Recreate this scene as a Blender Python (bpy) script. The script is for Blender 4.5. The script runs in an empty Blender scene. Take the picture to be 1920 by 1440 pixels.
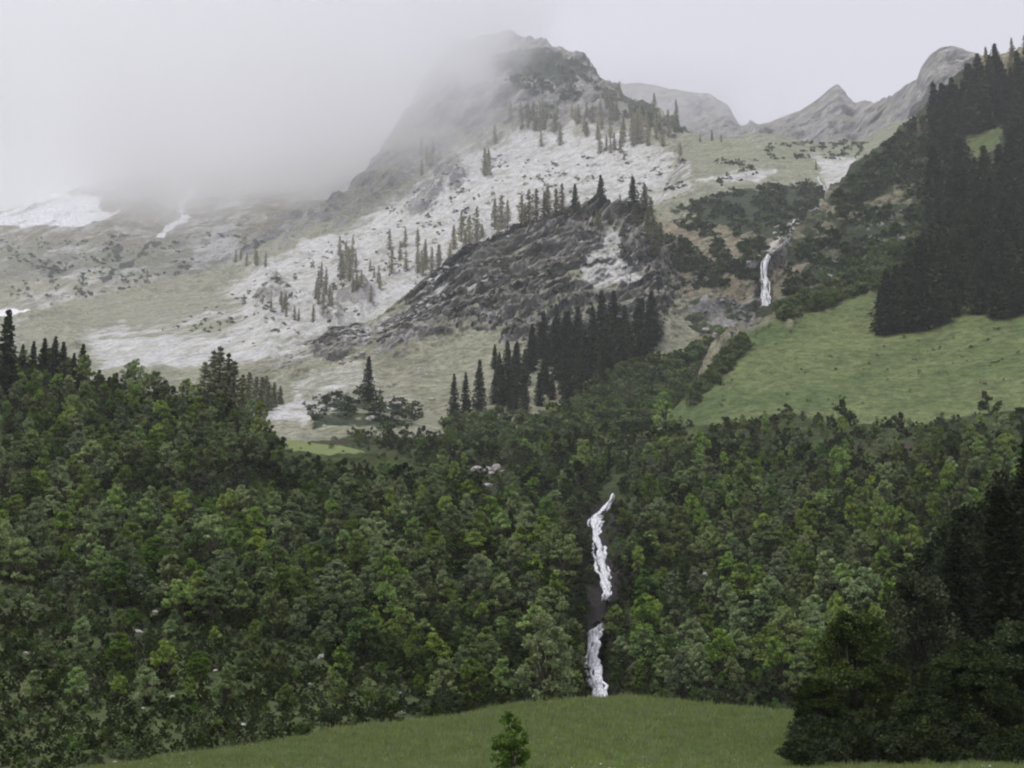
import bpy, math, random
import numpy as np
R = math.radians
rnd = random.Random(7)
rng = np.random.default_rng(7)
sc = bpy.context.scene
col = sc.collection

# ------------------------------------------------------------------ camera
FPX = 2638.0                      # focal length in pixels of the 1920 wide photograph
PITCH = math.atan(550 / FPX)
CAMZ = 1.8
cam_d = bpy.data.cameras.new('camera'); cam = bpy.data.objects.new('camera', cam_d); col.objects.link(cam)
cam_d.sensor_width = 36.0; cam_d.lens = 36.0 * FPX / 1920
cam_d.clip_start = 0.5; cam_d.clip_end = 30000
cam.location = (0, 0, CAMZ); cam.rotation_euler = (R(90) + PITCH, 0, 0)
sc.camera = cam

# ------------------------------------------------------------------ sky, sun, exposure
SUN_EL, SUN_AZ = R(60), R(-140)    # azimuth from +Y towards +X: behind the camera, to the left
w = bpy.data.worlds.new('World'); sc.world = w; w.use_nodes = True
nt = w.node_tree; nt.nodes.clear()
out = nt.nodes.new('ShaderNodeOutputWorld'); bg = nt.nodes.new('ShaderNodeBackground')
sky = nt.nodes.new('ShaderNodeTexSky'); sky.sky_type = 'NISHITA'; sky.sun_disc = False
sky.sun_elevation = SUN_EL; sky.sun_rotation = SUN_AZ
sky.air_density = 1.0; sky.dust_density = 6.0; sky.ozone_density = 1.0; sky.altitude = 900
hs = nt.nodes.new('ShaderNodeHueSaturation'); hs.inputs['Saturation'].default_value = 0.05
mixw = nt.nodes.new('ShaderNodeMix'); mixw.data_type = 'RGBA'; mixw.inputs[0].default_value = 0.82
mixw.inputs[7].default_value = (6.0, 5.9, 6.75, 1)      # the even overcast deck
nt.links.new(sky.outputs[0], hs.inputs['Color']); nt.links.new(hs.outputs[0], mixw.inputs[6])
nt.links.new(mixw.outputs[2], bg.inputs[0]); bg.inputs[1].default_value = 0.09
nt.links.new(bg.outputs[0], out.inputs[0])
sd = bpy.data.lights.new('sun', 'SUN'); sun = bpy.data.objects.new('sun', sd); col.objects.link(sun)
sd.energy = 1.5; sd.angle = R(14); sd.color = (1.0, 0.98, 0.945)
sun.rotation_euler = (R(90) - SUN_EL, 0, -SUN_AZ + math.pi); sun.location = (0, 0, 300)
sc.view_settings.view_transform = 'Standard'; sc.view_settings.look = 'None'
sc.view_settings.exposure = 0.66; sc.view_settings.gamma = 1.0
cy = sc.cycles
cy.volume_bounces = 10; cy.max_bounces = 11; cy.diffuse_bounces = 2; cy.transparent_max_bounces = 8
cy.filter_width = 2.1
cy.volume_step_rate = 1.0; cy.volume_max_steps = 256

# ------------------------------------------------------------------ helpers
def proj(u, v, Y):
    """the point that far along the valley (world Y) on the ray of photo pixel u, v"""
    u = np.asarray(u, float); v = np.asarray(v, float); Y = np.asarray(Y, float)
    xc = (u - 960) / FPX; zc = (720 - v) / FPX
    dy = math.cos(PITCH) - zc * math.sin(PITCH); dz = math.sin(PITCH) + zc * math.cos(PITCH)
    return np.stack([xc / dy * Y, Y, CAMZ + dz / dy * Y], -1)
def unproj(P):
    x, y, z = P[..., 0], P[..., 1], P[..., 2] - CAMZ
    f = y * math.cos(PITCH) + z * math.sin(PITCH); h = -y * math.sin(PITCH) + z * math.cos(PITCH)
    return 960 + FPX * x / f, 720 - FPX * h / f
def tag(o, label, cat=None, group=None, kind=None):
    o['label'] = label
    if cat: o['category'] = cat
    if group: o['group'] = group
    if kind: o['kind'] = kind
    return o
_G = rng.integers(0, 2**31, 4096)
def _h(i, j, k):
    n = (i * 73856093) ^ (j * 19349663) ^ (k * 83492791)
    n = (n ^ (n >> 13)) * 1274126177 & 0x7fffffff
    return ((n ^ (n >> 16)) & 0xffff) / 32768.0 - 1.0
def vnoise(p):
    i = np.floor(p).astype(np.int64); f = p - i; f = f * f * f * (f * (f * 6 - 15) + 10)
    r = 0
    for a in (0, 1):
        wa = f[..., 0] if a else 1 - f[..., 0]
        for b in (0, 1):
            wb = f[..., 1] if b else 1 - f[..., 1]
            for c in (0, 1):
                wc = f[..., 2] if c else 1 - f[..., 2]
                r = r + wa * wb * wc * _h(i[..., 0] + a, i[..., 1] + b, i[..., 2] + c)
    return r
def fbm(p, o=4, gain=0.5, ridged=False):
    a, s, n = 1.0, 0.0, 0.0
    for k in range(o):
        q = vnoise(p * (2.03 ** k) + 17.3 * k)
        if ridged: q = 1 - 2 * np.abs(q)
        s = s + a * q; n += a; a *= gain
    return s / n
def sst(x, a, b):
    t = np.clip((x - a) / (b - a), 0, 1); return t * t * (3 - 2 * t)
def mk_mesh(name, V, F, smooth=True, mats=(), fm=None):
    """V (n,3), F (m,4) or (m,3) arrays"""
    m = bpy.data.meshes.new(name); V = np.asarray(V, np.float32); F = np.asarray(F, np.int32)
    n = F.shape[1]
    m.vertices.add(len(V)); m.vertices.foreach_set('co', V.ravel())
    m.loops.add(F.size); m.loops.foreach_set('vertex_index', F.ravel())
    m.polygons.add(len(F)); m.polygons.foreach_set('loop_start', np.arange(0, F.size, n, dtype=np.int32))
    m.polygons.foreach_set('loop_total', np.full(len(F), n, np.int32))
    m.polygons.foreach_set('use_smooth', np.full(len(F), smooth))
    for x in mats: m.materials.append(x)
    if fm is not None: m.polygons.foreach_set('material_index', np.asarray(fm, np.int32))
    m.update(calc_edges=True); return m
def mk_obj(name, mesh, parent=None, loc=None):
    o = bpy.data.objects.new(name, mesh); col.objects.link(o)
    if parent: o.parent = parent
    if loc is not None: o.location = loc
    return o

# ------------------------------------------------------------------ materials
class NB:
    def __init__(s, name):
        s.m = bpy.data.materials.new(name); s.m.use_nodes = True; s.t = s.m.node_tree
        s.b = s.t.nodes['Principled BSDF']; s.out = s.t.nodes['Material Output']
    def n(s, k, **kw):
        x = s.t.nodes.new('ShaderNode' + k)
        for a, b in kw.items(): setattr(x, a, b)
        return x
    def l(s, a, b): s.t.links.new(a, b)
    def noise(s, scale, detail=4, rough=0.55, vec=None, dist=0.0):
        x = s.n('TexNoise'); x.inputs['Scale'].default_value = scale; x.inputs['Detail'].default_value = detail
        x.inputs['Roughness'].default_value = rough; x.inputs['Distortion'].default_value = dist
        if vec is not None: s.l(vec, x.inputs['Vector'])
        return x.outputs['Fac']
    def math(s, op, a, b=None, c=None, clamp=False):
        x = s.n('Math', operation=op, use_clamp=clamp)
        for i, q in enumerate((a, b, c)):
            if q is None: continue
            if isinstance(q, (int, float)): x.inputs[i].default_value = q
            else: s.l(q, x.inputs[i])
        return x.outputs[0]
    def rng(s, v, a, b, c=0.0, d=1.0):
        x = s.n('MapRange', interpolation_type='SMOOTHSTEP')
        for i, q in enumerate((v, a, b, c, d)):
            if isinstance(q, (int, float)): x.inputs[i].default_value = q
            else: s.l(q, x.inputs[i])
        return x.outputs[0]
    def mix(s, f, a, b):
        x = s.n('Mix', data_type='RGBA')
        for i, q in ((0, f), (6, a), (7, b)):
            if isinstance(q, tuple): x.inputs[i].default_value = (*q, 1)
            elif isinstance(q, (int, float)): x.inputs[i].default_value = q
            else: s.l(q, x.inputs[i])
        return x.outputs[2]
    def pos(s, sx=1, sy=1, sz=1, rot=0.0):
        g = s.n('NewGeometry'); mp = s.n('Mapping'); s.l(g.outputs['Position'], mp.inputs[0])
        mp.inputs['Rotation'].default_value = (0, rot, 0)
        mp2 = s.n('Mapping'); s.l(mp.outputs[0], mp2.inputs[0]); mp2.inputs['Scale'].default_value = (sx, sy, sz)
        return mp2.outputs[0]
    def bump(s, h, strength, dist):
        x = s.n('Bump'); x.inputs['Strength'].default_value = strength; x.inputs['Distance'].default_value = dist
        s.l(h, x.inputs['Height']); s.l(x.outputs[0], s.b.inputs['Normal'])
    def fin(s, c, rough=0.95, spec=0.15):
        if isinstance(c, tuple): s.b.inputs['Base Color'].default_value = (*c, 1)
        else: s.l(c, s.b.inputs['Base Color'])
        s.b.inputs['Roughness'].default_value = rough; s.b.inputs['Specular IOR Level'].default_value = spec
        return s.m

def mountain_mat():
    b = NB('mountain_ground')
    za = b.n('Attribute', attribute_name='zones'); ea = b.n('Attribute', attribute_name='extra')
    sz = b.n('SeparateColor'); b.l(za.outputs['Color'], sz.inputs[0])
    se = b.n('SeparateColor'); b.l(ea.outputs['Color'], se.inputs[0])
    rockm, screem, snowm = sz.outputs[0], sz.outputs[1], sz.outputs[2]
    scrubm, drym, lushm = se.outputs[0], se.outputs[1], se.outputs[2]
    P = b.pos()
    Pd = b.pos(0.35, 0.35, 1.6, rot=R(38))          # bedding that climbs to the right
    n1 = b.noise(0.012, 6, 0.62, P); n2 = b.noise(0.06, 6, 0.65, P); n3 = b.noise(0.3, 4, 0.6, P)
    nd = b.noise(0.05, 7, 0.68, Pd, 0.6)
    ge = b.n('NewGeometry'); sp = b.n('SeparateXYZ'); b.l(ge.outputs['Normal'], sp.inputs[0])
    up = sp.outputs[2]
    grass = b.mix(b.rng(n2, .35, .65), (.185, .195, .135), (.28, .28, .215))
    grass = b.mix(b.rng(drym, 0, 1), grass, b.mix(b.rng(n2, .3, .7), (.12, .105, .07), (.25, .205, .145)))
    grass = b.mix(b.rng(lushm, 0, 1), grass, b.mix(b.rng(b.math('ADD', b.math('MULTIPLY', n2, .4), b.math('MULTIPLY', b.noise(.03, 7, .68, b.pos(.35, .7, 1.6, rot=R(24))), .6)), .38, .6), (.078, .112, .042), (.135, .162, .068)))
    rock = b.mix(b.rng(nd, .36, .62), (.055, .060, .066), (.37, .355, .345))
    rock = b.mix(b.rng(b.math('ADD', up, b.math('MULTIPLY', b.math('SUBTRACT', n2, .5), 1.7)), .66, .84), rock, b.mix(n3, (.13, .135, .08), (.24, .225, .155)))
    rock = b.mix(b.rng(n3, .45, .7), rock, (.13, .128, .13))
    scree = b.mix(b.rng(n2, .3, .62), (.37, .37, .355), (.55, .545, .54))
    scree = b.mix(b.math('MULTIPLY', b.rng(n3, .5, .66), .45), scree, (.22, .22, .20))
    c = b.mix(b.rng(b.math('ADD', screem, b.math('ADD', b.math('MULTIPLY', b.math('SUBTRACT', n1, .5), 1.5), b.math('MULTIPLY', b.math('SUBTRACT', b.noise(.045, 6, .7, b.pos(.5, .5, 1.3, rot=R(40))), .5), 1.9))), .28, .72), grass, scree)
    n5 = b.noise(.1, 5, .7, Pd)
    nl = b.math('SUBTRACT', 1.0, lushm); c = b.mix(b.math('MULTIPLY', nl, b.math('MULTIPLY', b.rng(n5, .52, .60), .6)), c, b.mix(n3, (.20, .205, .135), (.30, .295, .22)))
    c = b.mix(b.math('MULTIPLY', nl, b.math('MULTIPLY', b.rng(n5, .43, .36), .55)), c, (.16, .155, .15))
    # rock shows where the mask, the bedding and the steepness agree
    rk = b.math('ADD', rockm, b.math('MULTIPLY', b.math('SUBTRACT', nd, .5), 1.5))
    rk = b.math('ADD', rk, b.math('MULTIPLY', b.math('SUBTRACT', .62, up), .5))
    c = b.mix(b.rng(rk, .46, .62), c, rock)
    sb = b.math('ADD', scrubm, b.math('MULTIPLY', b.math('SUBTRACT', n2, .5), 1.8))
    c = b.mix(b.rng(sb, .5, .62), c, b.mix(n3, (.022, .032, .018), (.05, .068, .034)))
    sn = b.math('ADD', snowm, b.math('MULTIPLY', b.math('SUBTRACT', b.noise(0.02, 5, .6, Pd), .5), 1.2))
    c = b.mix(b.math('MULTIPLY', b.rng(sn, .38, .66), .9), c, (.80, .81, .85))
    n4 = b.noise(1.1, 4, .65, P)
    hsv = b.n('HueSaturation'); b.l(c, hsv.inputs['Color'])
    b.l(b.rng(b.math('ADD', b.math('MULTIPLY', n3, .6), b.math('MULTIPLY', n4, .4)), .36, .64, .62, 1.3), hsv.inputs['Value']); c = hsv.outputs[0]
    b.bump(b.math('ADD', n2, b.math('MULTIPLY', n3, .35)), .8, 6.0)
    return b.fin(c)
def pasture_mat(name, lo, hi, sc_=1.0, dist=0.12):
    b = NB(name); P = b.pos(); Pd = b.pos(.5, 1, 1.8, rot=R(30))
    n1 = b.noise(.02 * sc_, 5, .6, Pd); n2 = b.noise(.22 * sc_, 6, .7, P); n3 = b.noise(1.6 * sc_, 4, .6, P)
    c = b.mix(b.rng(n1, .35, .65), lo, hi)
    c = b.mix(b.math('MULTIPLY', b.rng(n2, .5, .72), .5), c, tuple(x * .6 for x in lo))
    c = b.mix(b.math('MULTIPLY', b.rng(n3, .45, .7), .35), c, tuple(min(1, x * 1.35) for x in hi))
    ea = b.n('Attribute', attribute_name='extra'); se = b.n('SeparateColor'); b.l(ea.outputs['Color'], se.inputs[0])
    c = b.mix(b.rng(b.math('ADD', se.outputs[0], b.math('MULTIPLY', b.math('SUBTRACT', n2, .5), 1.5)), .45, .6), c, (.05, .045, .035))
    c = b.mix(b.rng(b.math('ADD', se.outputs[1], b.math('MULTIPLY', b.math('SUBTRACT', n2, .5), .8)), .45, .6), c, (.17, .09, .06))
    b.bump(b.math('ADD', n2, b.math('MULTIPLY', n3, .4)), .7, dist)
    return b.fin(c)
def floor_mat():
    b = NB('forest_floor'); P = b.pos()
    ea = b.n('Attribute', attribute_name='extra'); se = b.n('SeparateColor'); b.l(ea.outputs['Color'], se.inputs[0])
    n1 = b.noise(.05, 5, .6, P); n2 = b.noise(.5, 5, .65, P); n3 = b.noise(2.5, 3, .6, P)
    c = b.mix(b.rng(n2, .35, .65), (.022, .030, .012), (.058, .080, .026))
    c = b.mix(b.rng(n1, .55, .7), c, (.05, .042, .028))
    c = b.mix(b.math('MULTIPLY', b.rng(n3, .62, .72), .6), c, (.16, .15, .125))
    c = b.mix(se.outputs[2], c, b.mix(n2, (.13, .165, .062), (.20, .235, .105)))     # open grass
    c = b.mix(b.rng(b.math('ADD', se.outputs[0], b.math('MULTIPLY', b.math('SUBTRACT', n2, .5), 1.2)), .45, .6), c, b.mix(n3, (.014, .012, .013), (.055, .048, .048)))  # wet rock
    b.bump(b.math('ADD', n2, b.math('MULTIPLY', n3, .5)), .9, .5)
    return b.fin(c)
def leaf_mat(name, a, c_, tr=.3, vary=.35, scale=.9):
    b = NB(name); oi = b.n('ObjectInfo'); tc = b.n('TexCoord')
    n = b.noise(scale, 3, .6, tc.outputs['Object'])
    c = b.mix(b.rng(n, .36, .64), a, c_)
    h = b.n('HueSaturation'); b.l(c, h.inputs['Color'])
    r = oi.outputs['Random']
    b.l(b.rng(r, 0, 1, .512, .49), h.inputs['Hue'])
    r2 = b.math('FRACT', b.math('MULTIPLY', r, 7.31))
    b.l(b.rng(r2, 0, 1, 1 - vary, 1 + vary), h.inputs['Value'])
    r3 = b.math('FRACT', b.math('MULTIPLY', r, 13.7)); b.l(b.rng(r3, 0, 1, .7, 1.12), h.inputs['Saturation'])
    d = b.n('BsdfDiffuse'); t = b.n('BsdfTranslucent'); mx = b.n('MixShader'); mx.inputs[0].default_value = tr
    b.l(h.outputs[0], d.inputs[0]); b.l(h.outputs[0], t.inputs[0])
    b.l(d.outputs[0], mx.inputs[1]); b.l(t.outputs[0], mx.inputs[2]); b.l(mx.outputs[0], b.out.inputs[0])
    b.t.nodes.remove(b.b); return b.m
def bark_mat(name, a, c_):
    b = NB(name); tc = b.n('TexCoord'); n = b.noise(6, 4, .6, tc.outputs['Object'])
    b.bump(n, .6, .05); return b.fin(b.mix(n, a, c_))
def stone_mat(name, a, c_):
    b = NB(name); P = b.pos(); n = b.noise(1.2, 6, .65, P); b.bump(n, .9, .3)
    return b.fin(b.mix(b.rng(n, .35, .65), a, c_))
def water_mat():
    b = NB('white_water'); P = b.pos(2.4, 1, .16); n = b.noise(1.3, 6, .7, P); n2 = b.noise(5, 4, .6, P)
    c = b.mix(b.rng(n, .38, .58), (.34, .36, .40), (.86, .87, .90))
    b.bump(b.math('ADD', n, b.math('MULTIPLY', n2, .3)), .5, .3); return b.fin(c, .6, .3)
M_MT = mountain_mat(); M_PAST = pasture_mat('pasture_grass', (.085, .118, .045), (.15, .178, .078), 1.0, 1.2)
M_MEAD = pasture_mat('meadow_grass', (.11, .165, .042), (.17, .22, .065), 6.0, .12)
M_FLOOR = floor_mat()
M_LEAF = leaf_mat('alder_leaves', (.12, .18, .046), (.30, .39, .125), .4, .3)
M_PALE = leaf_mat('pale_leaves', (.13, .18, .08), (.22, .28, .13), .35, .15)
M_BUSH = leaf_mat('bush_leaves', (.06, .10, .028), (.12, .18, .05), .3, .4, .8)
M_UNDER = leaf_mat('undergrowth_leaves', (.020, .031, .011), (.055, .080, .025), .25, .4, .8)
M_DARKLEAF = leaf_mat('shaded_leaves', (.018, .027, .012), (.052, .072, .027), .2, .2, .7)  # shade of the near right trees painted into a darker leaf colour
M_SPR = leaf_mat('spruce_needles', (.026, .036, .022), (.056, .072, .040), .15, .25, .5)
M_SPRD = leaf_mat('shaded_spruce_needles', (.012, .016, .010), (.028, .036, .02), .1, .2, .5)  # darker copy of the spruce needles, shade put into the colour for near spruces
M_LAR = leaf_mat('larch_needles', (.22, .205, .125), (.33, .31, .19), .25, .2, .5)
M_OLIVE = leaf_mat('olive_needles', (.13, .14, .075), (.21, .215, .12), .2, .2, .5)
M_PINE = leaf_mat('dwarf_pine_needles', (.032, .046, .022), (.07, .09, .042), .15, .3, .5)
M_GREENSCRUB = leaf_mat('green_scrub_leaves', (.10, .14, .048), (.18, .225, .09), .35, .3, .5)
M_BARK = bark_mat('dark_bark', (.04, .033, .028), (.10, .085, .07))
M_NBARK = bark_mat('shaded_bark', (.018, .015, .013), (.05, .042, .036))  # dry bark toned down for the near trees, shade painted into it
M_PBARK = bark_mat('pale_bark', (.16, .15, .13), (.34, .32, .29))
M_STONE = stone_mat('pale_stone', (.22, .205, .20), (.50, .47, .455))
M_WATER = water_mat()

# ------------------------------------------------------------------ terrain sheets
SHEETS = {}
class Sheet:
    """a piece of terrain: rows of control points (photo column, photo row, distance), joined and roughened"""
    def __init__(s, name, rows, u0, u1, du, sub, disp, mask, mat, label, drop=(.10, .35), smooth=9, front=None):
        U = np.arange(u0, u1 + du, du); K = []
        for r in rows:
            r = np.array(r, float); v = np.interp(U, r[:, 0], r[:, 1]); Y = np.interp(U, r[:, 0], r[:, 2])
            k = smooth
            if k > 1:
                ker = np.hanning(k + 2)[1:-1]; ker /= ker.sum()
                Y = np.convolve(np.pad(Y, k // 2, mode='edge'), ker, 'valid')
                kk = 3; ker2 = np.ones(kk) / kk
                v = np.convolve(np.pad(v, kk // 2, mode='edge'), ker2, 'valid')
            K.append((v[:len(U)], Y[:len(U)]))
        Vg, Yg = [], []
        for i in range(len(K) - 1):
            n = sub[i]
            for j in range(n):
                t = j / n; Vg.append(K[i][0] * (1 - t) + K[i + 1][0] * t); Yg.append(K[i][1] * (1 - t) + K[i + 1][1] * t)
        Vg.append(K[-1][0]); Yg.append(K[-1][1])
        Vg = np.array(Vg); Yg = np.array(Yg)
        # round the joints between rows
        for _ in range(3):
            Yg[1:-1] = (Yg[:-2] + 2 * Yg[1:-1] + Yg[2:]) / 4
        P = proj(np.broadcast_to(U, Vg.shape), Vg, Yg)
        Uo, Vo = np.broadcast_to(U, Vg.shape).copy(), Vg.copy()
        # the far side, out of sight, falls away behind the crest
        a, bdr = drop; last = P[-1]
        extra = []
        for q in (.15, .4, .8, 1.6, 3.0):
            d = last[:, 1] * a * q; e = last.copy(); e[:, 1] += d; e[:, 0] *= e[:, 1] / last[:, 1]; e[:, 2] -= d * bdr * min(1, q + .2) * 2; extra.append(e)
        P = np.concatenate([P, np.array(extra)]); k = len(extra)
        Uo = np.concatenate([Uo, np.repeat(Uo[-1:], k, 0)]); Vo = np.concatenate([Vo, np.repeat(Vo[-1:], k, 0)])
        s.n = Vg.shape[0]
        # natural, ragged edges of the ground covers: vary them with the place
        L = P[..., 1:2] / 30.; q = np.stack([Uo / 34, Vo / 26, Uo * 0 + len(name)], -1)
        wob = 9 + 13 * (P[..., 1] > 380)
        zones, ex = mask(Uo + fbm(q, 5, .6) * wob, Vo + fbm(q + 31, 5, .6) * wob * .7, P)
        P = P + disp(P, Uo, Vo, zones, ex)
        nr, nc = P.shape[:2]; idx = np.arange(nr * nc).reshape(nr, nc)
        F = np.stack([idx[:-1, :-1], idx[:-1, 1:], idx[1:, 1:], idx[1:, :-1]], -1).reshape(-1, 4)
        me = mk_mesh(name, P.reshape(-1, 3), F, True, [mat])
        for an, arr in (('zones', zones), ('extra', ex)):
            at = me.attributes.new(an, 'FLOAT_COLOR', 'POINT')
            c4 = np.ones((nr * nc, 4), np.float32); c4[:, :3] = arr.reshape(-1, 3); at.data.foreach_set('color', c4.ravel())
        s.o = mk_obj(name, me); tag(s.o, label, kind='structure')
        s.P = P; s.U = U; pu, pv = unproj(P[:s.n]); s.pv = pv
        s.hor = np.minimum.accumulate(pv, 0)
        SHEETS[name] = s
    def at(s, u, v):
        j = int(np.clip(round((u - s.U[0]) / (s.U[1] - s.U[0])), 0, len(s.U) - 1))
        i = int(np.argmin(np.abs(s.pv[:, j] - v) + 1e6 * (s.pv[:, j] > s.hor[:, j] + 3)))
        return s.P[i, j]
    def crest(s, u):
        j = int(np.clip(round((u - s.U[0]) / (s.U[1] - s.U[0])), 0, len(s.U) - 1)); return s.pv[:, j].min()
def blob(U, V, cx, cy_, rx, ry, ang=0, soft=.35):
    a = R(ang); dx, dy = U - cx, V - cy_
    x = dx * math.cos(a) - dy * math.sin(a); y = dx * math.sin(a) + dy * math.cos(a)
    d = np.sqrt((x / rx) ** 2 + (y / ry) ** 2); return 1 - sst(d, 1 - soft, 1 + soft)
def poly(U, V, pts, soft=14):
    """soft polygon mask"""
    pts = np.array(pts, float); inside = np.zeros(U.shape, bool); dist = np.full(U.shape, 1e9)
    for i in range(len(pts)):
        x1, y1 = pts[i]; x2, y2 = pts[(i + 1) % len(pts)]
        c = ((y1 > V) != (y2 > V)) & (U < (x2 - x1) * (V - y1) / ((y2 - y1) if y2 != y1 else 1e-9) + x1); inside ^= c
        L = (x2 - x1) ** 2 + (y2 - y1) ** 2 + 1e-9; t = np.clip(((U - x1) * (x2 - x1) + (V - y1) * (y2 - y1)) / L, 0, 1)
        dist = np.minimum(dist, np.hypot(U - x1 - t * (x2 - x1), V - y1 - t * (y2 - y1)))
    return sst(np.where(inside, dist, -dist), -soft, soft)
def mx(*a):
    r = a[0]
    for x in a[1:]: r = np.maximum(r, x)
    return r
def st3(a, b, c): return np.stack([np.clip(a, 0, 1), np.clip(b, 0, 1), np.clip(c, 0, 1)], -1)
def strata(P, ang, la, lb, seed=0.):
    """saw-toothed beds climbing to the right: 0..1"""
    a = R(ang); A = P[..., 0] * math.cos(a) + P[..., 2] * math.sin(a); B = -P[..., 0] * math.sin(a) + P[..., 2] * math.cos(a)
    wv = fbm(np.stack([A / la, B / la * 1.5, P[..., 1] / la + seed], -1), 4) * 1.5
    q = B / lb + wv
    s = q - np.floor(q); return np.where(s < .8, s / .8, (1 - s) / .2), A, B

def disp_mtn(amp, wl, stamp=0., sl=14., ang=38, edge=None):
    def f(P, U, V, Z, E):
        n = fbm(P / wl, 6, .52); r = fbm(P / (wl * .55) + 5, 5, .55, True)
        rock = Z[..., 0]
        D = np.zeros_like(P); a = amp * (.35 + .65 * rock)
        D[..., 2] = n * a * .7 + r * a * .45 * (.25 + rock)
        D[..., 1] = -(n * a + r * a * .8 * rock)
        if stamp:
            s, A, B = strata(P, ang, sl * 6, sl); s2, _, _ = strata(P, ang, sl * 2.2, sl * .37, 9.)
            D[..., 1] -= (s * stamp + s2 * stamp * .45) * (.12 + rock)
            D[..., 2] += s * stamp * .25 * rock
        return D
    return f

# --- near meadow
def mead_disp(P, U, V, Z, E):
    D = np.zeros_like(P); D[..., 2] = fbm(P / 9., 4) * .16; return D
def zero_mask(U, V, P): z = np.zeros(U.shape); return st3(z, z, z), st3(z, z, z)
Sheet('meadow', [
    [(-3000, 2900, 6.5), (5000, 2900, 6.5)],
    [(-3000, 1900, 12), (-200, 1800, 12), (960, 1760, 12), (5000, 1760, 12)],
    [(-3000, 1580, 26), (0, 1560, 26), (960, 1500, 28), (2300, 1480, 30), (5000, 1480, 30)],
    [(-3000, 1560, 36), (-400, 1520, 38), (0, 1475, 40), (200, 1441, 42), (400, 1411, 50), (600, 1377, 60), (800, 1350, 76), (960, 1326, 92), (1060, 1312, 104), (1180, 1306, 115), (1300, 1318, 112), (1450, 1334, 104), (1650, 1352, 96), (1920, 1370, 90), (2400, 1380, 90), (5000, 1380, 90)],
    ], -2200, 4200, 8, (6, 14, 60), mead_disp, zero_mask, M_MEAD, 'mown green meadow curving over a low rise at the front', drop=(.22, .30), smooth=5)
# the meadow goes on behind the camera
NB_ = 60; xs = np.linspace(-60, 60, NB_); ys = np.linspace(-90, 7.5, 50); gx, gy = np.meshgrid(xs, ys)
gz = -2.05 + CAMZ * 0 + fbm(np.stack([gx, gy, gx * 0], -1) / 9, 3) * .1
# --- left hill
A_CREST = [(-150, 620, 345), (0, 668, 330), (100, 690, 320), (200, 715, 312), (300, 742, 305), (400, 775, 292), (470, 812, 286), (520, 826, 280), (640, 838, 275), (740, 866, 270), (860, 908, 262), (960, 945, 250), (1050, 1000, 225), (1085, 1090, 195), (1100, 1200, 165), (1135, 1330, 148)]
def a_mask(U, V, P):
    z = np.zeros(U.shape)
    grass = mx(poly(U, V, [(500, 815), (560, 812), (760, 858), (760, 882), (640, 866), (540, 850)], 8) * 1.0,
               .24 * poly(U, V, [(-100, 1180), (400, 1250), (800, 1300), (700, 1390), (200, 1440), (-100, 1500)], 60))
    bare = .55 * poly(U, V, [(270, 895), (420, 868), (540, 860), (560, 885), (420, 925), (280, 925)], 12)
    wet = poly(U, V, [(1070, 940), (1150, 900), (1160, 1330), (1090, 1330), (1075, 1100)], 14) * .9
    return st3(z, z, z), st3(mx(wet, bare), z, grass)
def a_disp(P, U, V, Z, E):
    D = np.zeros_like(P); k = np.clip((P[..., 1] - 50) / 120, .12, 1)
    D[..., 2] = (fbm(P / 38., 5) * 5.5 + fbm(P / 9.) * .9) * k * (1 - .8 * E[..., 2]); return D
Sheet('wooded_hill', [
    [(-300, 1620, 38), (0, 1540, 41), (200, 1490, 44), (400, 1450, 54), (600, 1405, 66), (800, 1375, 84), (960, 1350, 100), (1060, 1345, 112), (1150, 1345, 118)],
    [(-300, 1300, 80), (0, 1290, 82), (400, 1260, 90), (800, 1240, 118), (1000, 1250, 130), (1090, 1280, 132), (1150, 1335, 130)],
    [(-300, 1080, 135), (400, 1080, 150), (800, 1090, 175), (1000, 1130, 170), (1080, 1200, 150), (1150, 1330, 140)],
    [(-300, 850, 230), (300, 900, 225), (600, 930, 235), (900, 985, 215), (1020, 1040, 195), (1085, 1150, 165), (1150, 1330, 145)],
    A_CREST], -700, 1092, 4, (40, 40, 50, 50), a_disp, a_mask, M_FLOOR, 'bushy hillside rising on the left of the valley', drop=(.08, .3), smooth=15)
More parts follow.
